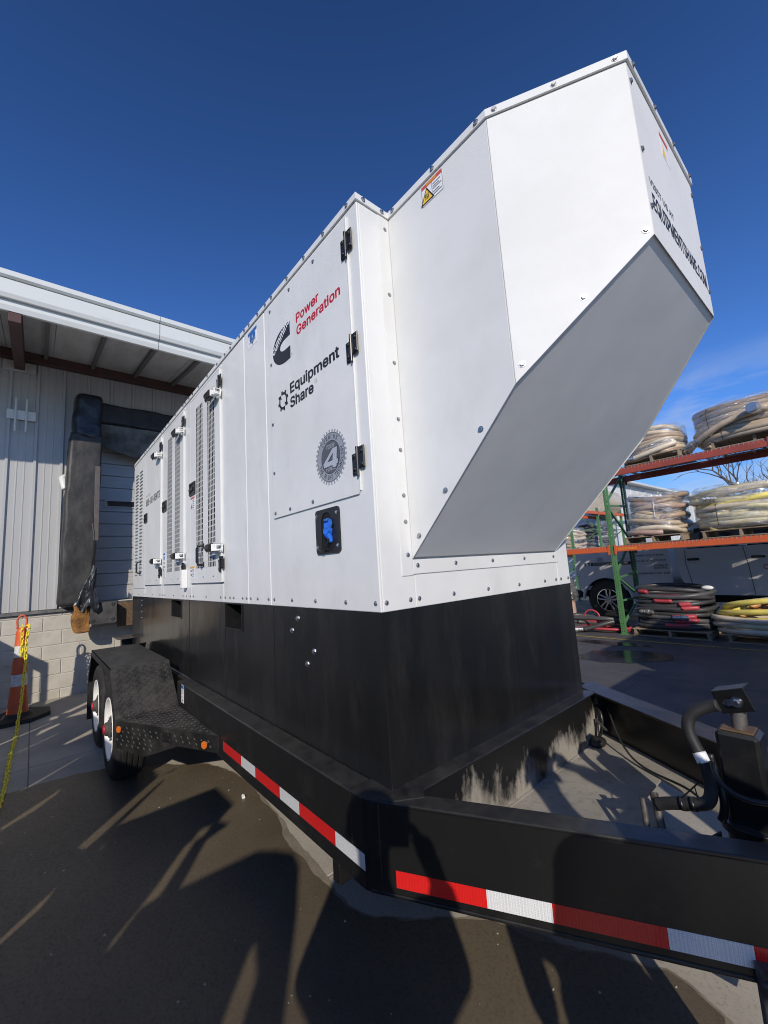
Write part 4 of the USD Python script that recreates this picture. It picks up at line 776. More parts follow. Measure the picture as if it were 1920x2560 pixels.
y0 = -1.6 - .99 * 3 - .02
DY0, DY1 = -.42, 2.25; DZ0, DZ1 = 1.37, 4.45
k = y0
while k < DY0 - .3:
    rib_panel(BX, k, k + .99, 1.335, 5.30).build(B, 'wall_panel', 'metal_wall'); k += .99
kk = k
while k < 8:
    rib_panel(BX, k, k + .99, DZ1 if k < DY1 else 1.335, 5.30).build(B, 'wall_panel', 'metal_wall'); k += .99
m = MB(); m.box(BX - .05, BX + .005, kk - .12, kk, 1.37, 4.45, .003); m.build(B, 'door_jamb', 'white_trim')
m = MB(); m.prism([(BX - .02, 1.335), (BX + .035, 1.325), (BX + .05, 1.285), (BX + .03, 1.28), (BX - .02, 1.31)], (0, DY0 - .1, 0), X, Z, 3.6) ; m.build(B, 'base_flashing', 'flashing')
# concrete blocks
wall = MB(); wall.box(BX - .5, BX - .008, -5.0, 8.0, -.1, 1.285); wall.build(B, 'mortar_wall', 'mortar')
lev = [-.02, .128, .346, .569, .787, 1.005, 1.224, 1.284]
for r_ in range(len(lev) - 1):
    off = -.585 if r_ % 2 == 1 else -.818
    for q in range(-5, 4):
        a = off + q * .468
        if a > .9: continue
        m = MB(); j = .006; d = rng.uniform(-.001, .0025)
        m.box(BX - .10, BX + d, a + j, a + .468 - j, lev[r_] + j, lev[r_ + 1] - j, .004); m.build(B, 'block', 'block')
# dock door
DX = BX - .22
zs = [1.385, 1.634, 1.841, 2.06, 2.28, 2.484, 2.70, 2.915, 3.112, 3.34, 3.557, 3.774, 3.98, 4.2, 4.42]
for i in range(len(zs) - 1):
    m = MB(); m.box(DX - .04, DX, DY0 + .0, DY1, zs[i] + .004, zs[i + 1] - .004, .006)
    for f in (.33, .66): z = zs[i] + (zs[i + 1] - zs[i]) * f; m.box(DX - .001, DX + .004, DY0, DY1, z - .004, z + .004)
    sl = m.build(B, 'door_slat', 'door_blue')
    if i == 7:
        q = MB(); q.prism(sbox(-.30, 2.995, .30, 3.12).difference(sbox(-.275, 3.012, .275, 3.103)), (DX + .004, 0, 0), Y, Z, .014); q.build(sl, 'window_frame', 'door_blue')
        q = MB(); q.box(DX + .004, DX + .009, -.275, .275, 3.012, 3.103); q.build(sl, 'pane', 'truck_glass')
m = MB(); m.box(DX - .05, BX - .06, DY0 - .04, DY0, 1.37, 4.45); m.build(B, 'door_jamb', 'flashing')
m = MB(); m.box(BX - .45, BX + .06, DY0 + .02, DY1, 1.30, 1.384, .006); m.build(B, 'dock_sill', 'block')
# dock seal pads and head curtain
def softbox(x0, x1, y0, y1, z0, z1, amp, seed, c=.05, lean=0.0):
    mf = manifold3d.Manifold.hull(manifold3d.Manifold.compose([manifold3d.Manifold.sphere(c, 16).translate([a, b, d]) for a in (x0 + c, x1 - c) for b in (y0 + c, y1 - c) for d in (z0 + c, z1 - c)])) if False else manifold3d.Manifold.batch_hull([manifold3d.Manifold.sphere(c, 12).translate([a, b, d]) for a in (x0 + c, x1 - c) for b in (y0 + c, y1 - c) for d in (z0 + c, z1 - c)])
    mm = mf.refine_to_length(.06).to_mesh(); V = np.array(mm.vert_properties[:, :3], float)
    q = V * (5, 5, 3); V[:, 1] += lean * (V[:, 2] - 2.7); V = V + amp * (np.c_[meshkit.fbm(q, 3, seed), meshkit.fbm(q + 9, 3, seed + 1), meshkit.fbm(q + 17, 3, seed + 2)] - .5) * 2
    return MB().add(V, mm.tri_verts)
softbox(BX, -6.40, -.875, -.44, 1.375, 4.09, .018, 3, lean=.026).build(B, 'dock_pad', 'pad_foam', smooth=50)
softbox(BX + .01, -6.385, -.835, -.46, 3.98, 4.76, .035, 7, .09, lean=.026).build(B, 'dock_pad', 'pad_shiny', smooth=50, label='shiny black wrapped top of the dock pad')
m = MB(); m.box(-6.412, -6.396, -.50, -.43, 2.35, 3.55, .004); m.tube([(-6.39, -.52, 2.62), (-6.385, -.50, 2.5), (-6.39, -.495, 2.36)], .008, 6); m.build(B, 'pad_strip', 'hose_dark')
softbox(BX, -6.40, 2.0, 2.45, 1.375, 4.1, .014, 5).build(B, 'dock_pad', 'pad_foam', smooth=50)
softbox(BX + .02, -6.74, -.44, 2.5, 4.40, 4.76, .03, 9, .04).build(B, 'head_curtain', 'curtain', smooth=50)
V = []; F = []; nu, nv = 60, 18
for i in range(nu):
    for j in range(nv):
        y = -.42 + i / (nu - 1) * 2.7; t = j / (nv - 1); low = 4.16 - .62 * min(1, max(0, (y + .42) / .9)) + .1 * math.sin(y * 5)
        low = max(low, 3.70 + .05 * math.sin(y * 9)); z = 4.34 + (low - 4.34) * t
        x = -6.62 + .06 * math.sin(y * 11 + t * 3.0) * t + .05 * math.sin((y + z) * 8.0) * t - .10 * t
        V.append((x, y, z))
for i in range(nu - 1):
    for j in range(nv - 1): a = i * nv + j; F.append((a, a + 1, a + nv + 1, a + nv))
MB().add(V, F).build(B, 'torn_curtain', 'curtain_grey', smooth=True)
V = []; F = []; nu, nv = 22, 30
for i in range(nu):
    for j in range(nv):
        s_, t = i / (nu - 1) - .5, j / (nv - 1); z = 1.95 - .64 * t - .06 * s_ + .05 * t * math.sin(s_ * 13); w = .05 + .30 * t ** 1.4
        y = -.47 - .11 * t + s_ * w + .008 * math.sin(t * 9); n_ = meshkit.fbm(np.array([s_ * 5 + 3, t * 3.2, 1.7]), 3, 5) - .5
        V.append((-6.372 + .02 * math.cos(s_ * 3.0) + .09 * n_ * (.3 + t), y, z))
for i in range(nu - 1):
    for j in range(nv - 1): a = i * nv + j; F.append((a, a + nv, a + nv + 1, a + 1))
MB().add(V, F).build(B, 'torn_cover', 'pad_shiny', smooth=True)
fm = softbox(-6.56, -6.40, -.72, -.52, .97, 1.42, .12, 21, .04)
fm.V[0][:, 1] += -.05 * np.clip((1.2 - fm.V[0][:, 2]) / .25, 0, 1) * (fm.V[0][:, 1] + .55) * 4
fm.build(B, 'torn_foam', 'foam_orange', smooth=50)
bm = MB(); bm.prism(sbox(-.51, 1.06, -.165, 1.385).buffer(-.03).buffer(.03, 4), (-6.545, 0, 0), Y, Z, .14)
bp = bm.build(B, 'dock_bumper', 'bumper_rubber', smooth=30)
for yb, zb_ in ((-.465, 1.335), (-.21, 1.34), (-.465, 1.108), (-.21, 1.112)):
    q = MB(); q.cyl((-6.41, yb, zb_), (-6.4035, yb, zb_), .026, n=14); q.build(bp, 'bolt_hole', 'dark_void'); q = MB(); q.cyl((-6.405, yb, zb_), (-6.398, yb, zb_), .012, n=6); q.build(bp, 'bolt', 'worn_steel')
m = MB(); m.box(-6.84, -6.545, -.45, -.22, 1.1, 1.34); m.build(B, 'bumper_mount', 'flashing')
lvq = MB(); lvq.box(-6.63, -6.60, -.13, 1.9, .97, 1.35, .004); lz = lvq.build(B, 'dock_leveler_lip', 'rusty_steel')
m = MB(); lozenges(m, (-6.60, -.12, .99), Y, Z, 24, 10, .038, .034); m.build(lz, 'tread', 'rusty_steel', kind='stuff')
m = MB(); m.box(-6.84, -6.60, -.13, 1.9, 1.352, 1.372); m.build(B, 'leveler_deck', 'worn_steel')
# roof edge
EX = -4.89; RZ = 5.0
def slope_z(x): return 5.40 + (x - BX) / (EX - BX) * (5.10 - 5.40)
py = -4.1; PT = [-6.0, -3.1, -1.48]
q = -4.9
ys_ = [-5.0 + .56 * i for i in range(24)]
for a, b in zip(ys_[:-1], ys_[1:]):
    m = MB(); m.add([(BX - .3, a + .004, slope_z(BX - .3)), (EX, a + .004, slope_z(EX)), (EX, b - .004, slope_z(EX)), (BX - .3, b - .004, slope_z(BX - .3)), (BX - .3, a + .004, slope_z(BX - .3) + .02), (EX, a + .004, slope_z(EX) + .02), (EX, b - .004, slope_z(EX) + .02), (BX - .3, b - .004, slope_z(BX - .3) + .02)], [(0, 3, 2, 1), (4, 5, 6, 7), (0, 1, 5, 4), (2, 3, 7, 6), (1, 2, 6, 5), (3, 0, 4, 7)])
    m.build(B, 'soffit_panel', 'soffit_metal')
for yk in [-.55 + .62 * i for i in range(-6, 13)]:
    m = MB(); m.bar((BX, yk, slope_z(BX) - .035), (EX + .02, yk, slope_z(EX) - .035), .05, .06); m.build(B, 'purlin', 'purlin_grey')
m = MB(); m.box(BX + .03, BX + .14, -5, 8, 5.235, 5.385, .004); m.build(B, 'eave_beam', 'red_oxide')
for yr in (-1.48, 4.0): m = MB(); m.bar((BX + .04, yr, 5.19), (EX + .03, yr, 4.98), .125, .20, c=.006); m.build(B, 'rafter', 'red_oxide')
m = MB(); m.box(BX + .03, BX + .06, -1.68, -1.284, 5.06, 5.22); m.build(B, 'rafter_collar', 'soffit_metal')
gx = EX
m = MB(); m.prism([(0, 5.0), (.03, 5.0), (.035, 5.10), (.10, 5.12), (.12, 5.30), (.10, 5.385), (.085, 5.385), (.085, 5.33), (0, 5.33)], (gx, -5.0, 0), X, Z, -13.0) if False else None
for a, b in ((-5.0, .075), (.083, 5.2), (5.208, 8.2)):
    m = MB(); m.prism(Polygon([(0, -5.13), (.11, -5.13), (.135, -5.20), (.135, -5.34), (.12, -5.37), (.10, -5.37), (.10, -5.16), (0, -5.16)]), (gx, a, 0), X, -Z, -1) if False else None
    P = Polygon([(.015, 5.132), (.105, 5.132), (.125, 5.18), (.125, 5.35), (.105, 5.368), (.015, 5.368)])
    m = MB(); T = MB(); T.prism(P, (gx, b, 0), X, Z, b - a); m.add(*T.mesh()); m.build(B, 'gutter', 'white_trim')
    m = MB(); m.prism(Polygon([(.0, 5.0), (.04, 5.0), (.06, 5.06), (.06, 5.126), (0, 5.126)]), (gx, b, 0), X, Z, b - a); m.build(B, 'eave_trim', 'white_trim')
    m = MB(); m.prism(Polygon([(-.04, 5.385), (.10, 5.385), (.145, 5.40), (.145, 5.465), (.12, 5.475), (-.04, 5.475)]), (gx, b, 0), X, Z, b - a); m.build(B, 'roof_fascia', 'white_trim')
m = MB(); m.box(gx - .04, gx + .06, -5, 8.2, 5.30, 5.386); m.build(B, 'gutter_back', 'purlin_grey')
m = MB(); m.add([(gx - .04, -5, 5.472), (gx - .04, 8.2, 5.472), (-14, 8.2, 6.3), (-14, -5, 6.3)], [(0, 1, 2, 3)]); m.build(B, 'roof_sheet', 'white_trim')
m = MB(); m.box(-14, BX - .52, -5, 8, 0, 5.3); m.build(B, 'building_mass', 'metal_wall')
# bracket on the wall
m = MB(); m.box(BX + .04, BX + .06, -1.602, -1.255, 4.278, 4.428, .003); tw = tag(m.build(B, 'wall_plate', 'white_trim'))
m = MB(); m.cyl((BX + .075, -1.498, 4.08), (BX + .075, -1.498, 4.612), .014, n=8); m.build(tw, 'rod', 'white_trim'); m = MB(); m.cyl((BX + .075, -1.37, 4.083), (BX + .075, -1.37, 4.616), .014, n=8); m.build(tw, 'rod', 'white_trim')
m = MB(); m.tube([(BX + .05, -.86, 3.42), (BX + .12, -.90, 3.38), (BX + .2, -.86, 3.2)], .05, 8); m.build(B, 'loose_flap', 'white_trim', smooth=True)

# ================================================================== traffic cone with yellow chain
cx, cy = -6.0, -1.285
C = thing('traffic_cone', 'tall orange traffic channelizer with white bands and loop handle by the block wall', 'traffic cone', (cx, cy, 0))
def cone_r(z): return .052 + (1.14 - z) / 1.04 * .043
m = MB(); a8 = np.arange(8) / 8 * 2 * math.pi + math.pi / 8
m.prism(Polygon([(.36 * math.cos(a), .36 * math.sin(a)) for a in a8]).buffer(-.01).buffer(.01), (0, 0, 0), X, Y, .05); m.cyl((0, 0, .05), (0, 0, .09), .16, .125, 20); m.build(C, 'base', 'rubber')
m = MB(); prof = [(.118, .07), (.108, .1), (cone_r(.40) + .006, .40), (cone_r(.42), .42), (cone_r(.57), .57), (cone_r(.575) + .008, .575), (cone_r(.70) + .008, .70), (cone_r(.78), .78), (cone_r(.93), .93), (cone_r(.93) + .008, .935), (cone_r(.96) + .003, .96), (.056, 1.10), (.05, 1.13), (.038, 1.145), (.03, 1.16), (.001, 1.165)]
Vr, Fr = revolve([(r, z) for r, z in prof], 28); m.add(Vr[:, [0, 2, 1]], Fr); m.build(C, 'body', 'orange_plastic', smooth=35)
for a, b in ((.423, .568), (.782, .928)):
    m = MB(); m.cyl((0, 0, a), (0, 0, b), cone_r(a) + .0025, cone_r(b) + .0025, 28, caps=False); m.build(C, 'reflective_band', 'band_white', smooth=40)
m = MB(); m.tube(spline([(0, -.046, 1.145), (0, -.048, 1.23), (0, -.035, 1.295), (0, 0, 1.318), (0, .035, 1.295), (0, .048, 1.23), (0, .046, 1.145)], 30), .012, 8); m.build(C, 'handle', 'orange_plastic', smooth=True)
ch = thing('plastic_chain', 'yellow plastic chain hanging from the channelizer handle and sagging along the ground', 'chain')
def chain(P, pitch=.049):
    P = spline(P, 400); d = np.r_[0, np.cumsum(np.linalg.norm(np.diff(P, axis=0), axis=1))]; n = int(d[-1] / pitch)
    for k in range(n):
        s_ = (k + .5) * pitch; c = np.array([np.interp(s_, d, P[:, a]) for a in range(3)]); e = np.array([np.interp(s_ + .01, d, P[:, a]) for a in range(3)]) - c; e /= np.linalg.norm(e)
        u = np.cross(e, X); u /= np.linalg.norm(u); w = np.cross(e, u); t = math.radians(45 + 90 * (k % 2) + rng.uniform(-18, 18)); u2 = u * math.cos(t) + w * math.sin(t)
        L, r = .036, .0155; loop = []
        for a in np.arange(10) / 10 * 2 * math.pi: loop.append(c + e * (math.cos(a) * L) + u2 * (math.sin(a) * r))
        m = MB(); m.tube(loop, .0072, 5, closed=True); m.build(ch, 'link', 'chain_yellow', smooth=True)
chain([(cx + .10, cy + .005, 1.19), (cx + .105, cy + .01, 1.05), (cx + .11, cy + .012, .92), (cx + .112, cy + .014, .77)])
chain([(cx - .02, cy + .045, 1.165), (cx + .10, cy + .075, 1.16), (cx + .125, cy + .06, 1.05), (cx + .15, cy + .055, .80), (cx + .22, cy + .045, .52), (cx + .38, cy + .03, .22), (cx + .52, cy + .015, .09), (cx + .72, cy + .01, .020), (cx + 1.2, cy - .005, .014), (cx + 1.9, cy - .02, .014), (cx + 2.6, cy - .03, .014), (cx + 3.0, cy - .06, .014)])
m = MB(); m.prism(Polygon([(-.016, -.006), (.012, -.012), (.018, .008), (-.006, .014)]), (-1.86, .075, .005), X, Y, .016); m.add(*MB().box(-1.868, -1.858, .07, .08, .02, .028, .002).mesh())
single(m, 'litter', 'litter_white', 'tiny white scrap of litter on the wet concrete', 'litter')
# ================================================================== pallet racks
def perforated(m, x0, x1, y, z0, z1, t=.003):
    """upright face towards -y with two columns of holes"""
    holes = []; w = x1 - x0; n = int((z1 - z0 - .06) / .0508)
    for k in range(n):
        z = z0 + .05 + k * .0508
        for c in (x0 + w * .27, x0 + w * .73): holes.append(Polygon([(c - .008, z + .011), (c + .008, z + .011), (c + .005, z - .011), (c - .005, z - .011)]))
    m.prism(sbox(x0, z0, x1, z1).difference(unary_union(holes)), (0, y + t, 0), X, Z, t)
def upright(R, x, y0, y1, h, w=.084):
    for y, sg in ((y0, 1), (y1, -1)):
        m = MB(); perforated(m, x - w / 2, x + w / 2, y if sg > 0 else y - .003, .012, h)
        ya, yb = (y + .003, y + .075) if sg > 0 else (y - .075, y - .003)
        m.box(x - w / 2, x - w / 2 + .003, ya, yb, .012, h); m.box(x + w / 2 - .003, x + w / 2, ya, yb, .012, h)
        p = m.build(R, 'upright', 'rack_green')
        q = MB(); q.box(x - w / 2 - .03, x + w / 2 + .03, min(ya, yb) - .03, max(ya, yb) + .03, 0, .011); q.build(p, 'foot_plate', 'rack_green')
    a, b = y0 + .04, y1 - .04
    zs_ = [.22, .80, 1.14, 1.95, 2.25, 3.0, 3.3]
    segs = [((a, .18), (b, .62)), ((a, .66), (b, .62 + .02)), ((a, 1.15), (b, .70)), ((a, 1.12), (b, 1.18)), ((a, 1.2), (b, 1.9)), ((b, 1.9), (a, 2.6)), ((a, 2.62), (b, 2.66)), ((a, 2.7), (b, 3.35))]
    for (ya, za), (yb, zb2) in segs:
        if max(za, zb2) > h - .05: continue
        m = MB(); m.bar((x, ya, za), (x, yb, zb2), .036, .036); m.build(R, 'brace', 'rack_green')
def beam(R, x0, x1, y, z0, z1, mat, front):
    d = .05; ya, yb = (y - .018, y + d - .018) if front else (y - d + .018, y + .018)
    m = MB(); zc = z1 - .038
    m.box(x0 + .005, x1 - .005, ya, yb, z0, zc, .004); m.box(x0 + .005, x1 - .005, (ya + .018) if front else ya, yb if front else yb - .018, zc + .0003, z1, .003)
    b = m.build(R, 'beam', mat)
    for xe, s in ((x0, 1), (x1, -1)):
        q = MB(); q.box(xe, xe + s * .045, ya - .006 if front else yb, ya if front else yb + .006, z0 - .06, z1 + .025, .002); q.build(b, 'end_plate', mat)
    return b
def deck(R, x0, x1, y0, y1, z):
    m = MB(); n = int((x1 - x0) / .062)
    for k in range(n + 1):
        x = x0 + .03 + k * (x1 - x0 - .06) / n; m.box(x - .003, x + .003, y0 - .003, y1, z, z + .006); m.box(x - .003, x + .003, y0 - .006, y0 - .001, z - .036, z + .006)
    for k in range(9): y = y0 + .04 + k * (y1 - y0 - .08) / 8; m.box(x0 + .02, x1 - .02, y - .003, y + .003, z - .007, z - .001)
    for k in range(4): x = x0 + (k + .5) * (x1 - x0) / 4; m.box(x - .02, x + .02, y0 + .05, y1 - .05, z - .035, z - .008)
    m.build(R, 'wire_deck', 'wire_zinc', kind='stuff')
RK = thing('pallet_rack', 'green and orange pallet rack stacked with wrapped hoses along the yard line', 'pallet rack', (0, 7.9, 0))
RD = 1.08
for x in (-4.70, -2.02, .66, 3.34): upright(RK, x, 0, RD, 3.62)
for xa, xb in ((-4.658, -2.062), (-1.978, .618), (.702, 3.298)):
    for (a, b, mat) in ((1.655, 1.772, 'rack_orange'), (3.20, 3.335, 'rack_rust')):
        beam(RK, xa, xb, 0.0, a, b, mat, True); beam(RK, xa, xb, RD, a, b, mat, False)
        deck(RK, xa, xb, 0.0, RD - .0, b + .001)
q = MB(); q.box(-1.90, -1.56, -.0195, -.0185, 1.69, 1.728); lb = q.build(RK, 'beam_label', 'rack_label')
q = MB(); [q.box(-1.86 + i * .06, -1.82 + i * .06, -.0203, -.0193, 1.70, 1.716) for i in range(5)]; q.build(lb, 'print', 'hose_orange')

def pallet(label, x, y, z, w=1.05, d=1.05, group=None):
    t = thing('pallet', label, 'pallet', (x, y, z), 0, group)
    for k in range(7): m = MB(); a = -d / 2 + k * (d - .09) / 6; m.box(-w / 2, w / 2, a, a + .09, .122, .14, .003); m.build(t, 'deck_board', 'pallet_wood')
    for a in (-w / 2 + .02, -.02, w / 2 - .06): m = MB(); m.box(a, a + .04, -d / 2, d / 2, .018, .1215, .003); m.build(t, 'stringer', 'pallet_wood')
    for k in (0, 2.5, 5): m = MB(); a = -d / 2 + k * (d - .09) / 5; m.box(-w / 2, w / 2, a, a + .09, 0, .0175, .003); m.build(t, 'bottom_board', 'pallet_wood')
    return t
def loops(t, n, Rx, Ry, z0, z1, r, mats, seed, wob=.05, inner=0, name='hose_turn', tilt=.045, sides=9):
    rr = random.Random(seed)
    for k in range(n):
        for ring_ in range(inner + 1):
            f = (k + .5) / n; z = z0 + r + (z1 - z0 - 2 * r) * f + rr.uniform(-.4, .4) * r
            sx = Rx - ring_ * r * 1.9 + rr.uniform(-wob, wob * .5); sy = Ry - ring_ * r * 1.9 + rr.uniform(-wob, wob * .5)
            ox, oy = rr.uniform(-wob, wob) * .6, rr.uniform(-wob, wob) * .6; ph, ph2, ph3 = rr.uniform(0, 6.3), rr.uniform(0, 6.3), rr.uniform(0, 6.3); P = []
            for a in np.arange(44) / 44 * 2 * math.pi:
                g = 1 + .02 * math.sin(2 * a + ph) + .015 * math.sin(3 * a + ph2)
                ca_, sa_ = math.cos(a), math.sin(a); ex = .82
                P.append((ox + sx * g * math.copysign(abs(ca_) ** ex, ca_), oy + sy * g * math.copysign(abs(sa_) ** ex, sa_), z + tilt * math.sin(a + ph3) + .6 * tilt * math.sin(2 * a + ph)))
            m = MB(); m.tube(P, r, sides, closed=True); m.build(t, name, rr.choice(mats), smooth=True)
def wrapfilm(t, Rx, Ry, z0, z1, seed, r=.05):
    n, k = 72, 16; V = []; F = []
    for i in range(k):
        f = i / (k - 1); z = z0 + (z1 - z0) * f
        for a in np.arange(n) / n * 2 * math.pi:
            ca_, sa_ = math.cos(a), math.sin(a); ex = .82; q = np.array([ca_ * 1.5, sa_ * 1.5, f * 7.0 + .6 * math.sin(a * 2)])
            g = 1 + .045 * (meshkit.fbm(q, 3, seed) - .5); e = -.10 * max(0, (f - .86) / .14) ** 2 - .06 * max(0, (.1 - f) / .1) ** 2
            V.append(((Rx + r * .98) * (g + e) * math.copysign(abs(ca_) ** ex, ca_), (Ry + r * .98) * (g + e) * math.copysign(abs(sa_) ** ex, sa_), z + .02 * math.sin(a + seed)))
    for i in range(k - 1):
        for j in range(n): F.append((i * n + j, i * n + (j + 1) % n, (i + 1) * n + (j + 1) % n, (i + 1) * n + j))
    MB().add(V, F).build(t, 'stretch_wrap', 'stretch_film', smooth=True)
def strap(t, Rx, Ry, a, z0, z1, r=.05, mat='decal_black'):
    ca_, sa_ = math.cos(a), math.sin(a); ex = .82; x, y = (Rx + r * 1.25) * math.copysign(abs(ca_) ** ex, ca_), (Ry + r * 1.25) * math.copysign(abs(sa_) ** ex, sa_)
    m = MB(); m.tube([(x * .75, y * .75, z1 + .01), (x, y, z1 - .05), (x * 1.01, y * 1.01, (z0 + z1) / 2), (x, y, z0 + .05), (x * .8, y * .8, z0)], .006, 5); m.build(t, 'tie_strap', mat)
tan = ['hose_tan', 'hose_brown', 'hose_tan', 'hose_rose', 'hose_pale']; cream = ['hose_cream', 'hose_cream', 'hose_pale', 'hose_yellow']
def coupling(t, p, d, r=.055):
    p = np.array(p, float); d = np.array(d, float); d /= np.linalg.norm(d); m = MB(); m.cyl(p, p + d * .13, r * .85, n=14); m.cyl(p + d * .13, p + d * .18, r * 1.25, n=14); m.cyl(p + d * .18, p + d * .24, r * .95, n=14); m.cyl(p + d * .03, p + d * .05, r * 1.0, n=14); m.cyl(p + d * .08, p + d * .10, r * 1.0, n=14); m.build(t, 'coupling', 'coupling', smooth=35)
L1, L2 = 1.782, 3.345
# middle shelf
pallet('worn wooden pallet under the brown wrapped hose coil', -1.27, 8.45, L1, 1.02)
A_ = thing('hose_coil', 'film-wrapped brown hose coil on the middle shelf beside the green upright', 'hose coil', (-1.27, 8.45, L1 + .14))
loops(A_, 9, .455, .47, 0, .86, .052, tan, 21); wrapfilm(A_, .455, .47, .06, .86, 3); strap(A_, .455, .47, -1.45, .3, .7, mat='decal_white')
m = MB(); m.tube([(.18, -.5, .05), (.0, -.53, .055), (-.25, -.52, .075), (-.45, -.38, .09)], .05, 9); m.build(A_, 'hose_end', 'hose_rose', smooth=True)
pallet('wooden pallet under the pale yellow wrapped hose coil', .03, 8.50, L1, 1.10)
B_ = thing('hose_coil', 'pale yellow hose coil wrapped in shiny film, on the middle shelf at the right', 'hose coil', (.05, 8.50, L1 + .13))
loops(B_, 9, .66, .56, 0, .80, .055, cream, 22); wrapfilm(B_, .66, .56, .04, .80, 5); strap(B_, .66, .56, -1.9, .05, .5); coupling(B_, (-.28, -.56, .56), (-.7, -.7, .0), .05)
# top shelf
pallet('pallet under the small wrapped hose coil on the top shelf', -1.10, 8.44, L2, 1.0)
D_ = thing('hose_coil', 'small film-wrapped tan hose coil on the top shelf beside the exhaust hood', 'hose coil', (-1.10, 8.44, L2 + .10))
loops(D_, 8, .45, .47, 0, .62, .05, ['hose_tan', 'hose_pale', 'hose_brown'], 23); wrapfilm(D_, .45, .47, .02, .62, 7)
m = MB(); m.tube([(-.5, -.42, .02), (-.2, -.53, .05), (.15, -.53, .12), (.42, -.42, .20)], .05, 9); m.build(D_, 'hose_end', 'hose_pale', smooth=True)
coupling(D_, (-.28, -.55, .03), (-.8, -.1, -.05), .06)
pallet('pallet under the big wrapped hose coil on the top shelf', .42, 8.5, L2, 1.2)
C_ = thing('hose_coil', 'big tan hose coil with metal couplings on the top shelf', 'hose coil', (.42, 8.5, L2 + .05))
loops(C_, 8, .82, .60, 0, .74, .056, ['hose_tan', 'hose_tan', 'hose_pale', 'hose_brown'], 24, tilt=.035); wrapfilm(C_, .82, .60, .28, .73, 9); strap(C_, .82, .60, -1.95, .02, .35); strap(C_, .82, .60, -2.2, .30, .72)
m = MB(); m.tube(spline([(-.95, -.30, .05), (-.75, -.52, .16), (-.45, -.64, .30), (-.1, -.68, .40), (.25, -.68, .44)], 24), .054, 10); m.build(C_, 'hose_end', 'hose_tan', smooth=True)
coupling(C_, (-.72, -.55, .17), (-.75, .25, -.32), .06); coupling(C_, (.12, -.70, .43), (-.2, -1, .05), .075)
# next bay, beyond the frame edge
for k, (nx, src, dz, lab) in enumerate(((1.45, A_, .14, 'film-wrapped brown hose coil on the middle shelf, first past the right upright'), (2.65, A_, .14, 'film-wrapped brown hose coil on the middle shelf, second past the right upright'), (2.1, B_, 1.69, 'pale yellow wrapped hose coil on the top shelf past the right upright'))):
    dup(src, (nx, 8.46, L1 + dz), 40 + 70 * k, lab)
# on the ground
pallet('pallet on the ground under the stacked black hoses', -1.22, 8.42, 0.0, 1.25)
K_ = thing('hose_stack', 'tall stack of black rubber hoses with red stripes on a ground pallet', 'hose coil', (-1.22, 8.42, .14))
loops(K_, 11, .62, .50, 0, .80, .042, ['hose_black', 'hose_black', 'hose_grey'], 25, wob=.05, tilt=.03)
rr = random.Random(5)
for k in range(9):
    z = .10 + .075 * k; a0 = rr.uniform(-2.3, -1.2); P = []
    for a in np.linspace(a0, a0 + rr.uniform(.25, .6), 8):
        ca_, sa_ = math.cos(a), math.sin(a); P.append(((.635) * math.copysign(abs(ca_) ** .82, ca_), (.515) * math.copysign(abs(sa_) ** .82, sa_), z + .01 * math.sin(a * 5)))
    m = MB(); m.tube(P, .0405, 9); m.build(K_, 'hose_stripe', 'hose_red', smooth=True)
coupling(K_, (.10, -.565, .24), (1, .15, .02), .043); coupling(K_, (-.45, -.50, .33), (.9, -.2, .0), .04)
m = MB(); m.ball((.62, -.25, .76), .07, 2, (1.3, .8, .6)); m.build(K_, 'rag', 'litter_white')
pallet('pallet on the ground under the loose yellow hoses', .22, 8.42, 0.0, 1.2)
Y_ = thing('hose_pile', 'loose pile of bright yellow hoses on a ground pallet', 'hose coil', (.20, 8.38, .14))
loops(Y_, 4, .78, .52, -.02, .30, .048, ['hose_cream', 'hose_grey', 'hose_pale'], 26, wob=.05, tilt=.03)
for (ox, oy, Rx, Ry, z, tl, tp, mt) in ((.02, -.04, .72, .46, .36, .06, 2.2, 'hose_yellow'), (.05, .02, .70, .44, .46, .12, 2.6, 'hose_yellow'), (.18, .05, .66, .42, .55, .10, 2.0, 'hose_cream'), (.1, .02, .75, .5, .27, .03, .5, 'hose_yellow')):
    P = [(ox + Rx * math.cos(a) * (1 + .03 * math.sin(3 * a)), oy + Ry * math.sin(a), z + tl * math.sin(a + tp)) for a in np.arange(48) / 48 * 2 * math.pi]
    m = MB(); m.tube(P, .047, 10, closed=True); m.build(Y_, 'hose_turn', mt, smooth=True)
O_ = thing('hose_pile', 'short orange hoses tossed inside the yellow hose pile', 'hose coil', (.28, 8.42, .50))
for (P, mt) in (([(-.35, -.1, .05), (-.1, .05, .13), (.25, .15, .16), (.6, .12, .15)], 'hose_orange'), ([(-.15, -.18, .02), (.05, -.05, .12), (.2, -.1, .1), (.55, -.12, .14)], 'hose_orange'), ([(-.4, .0, .0), (-.2, .2, .02), (.2, .25, .05), (.5, .3, .1)], 'hose_rose'), ([(-.5, -.2, -.1), (-.2, -.05, .0), (.2, -.15, .03)], 'hose_orange')):
    m = MB(); m.tube(spline(P, 20), .042, 9); m.build(O_, 'hose', mt, smooth=True)
H_ = thing('hose_heap', 'flat heap of grey and red hoses on the ground left of the rack upright', 'hose coil', (-2.72, 8.25, 0))
loops(H_, 2, .62, .35, 0.02, .32, .045, ['hose_grey', 'hose_dark'], 31, wob=.06, tilt=.04); loops(H_, 2, .70, .30, .0, .14, .026, ['hose_red'], 32, wob=.08, tilt=.02)
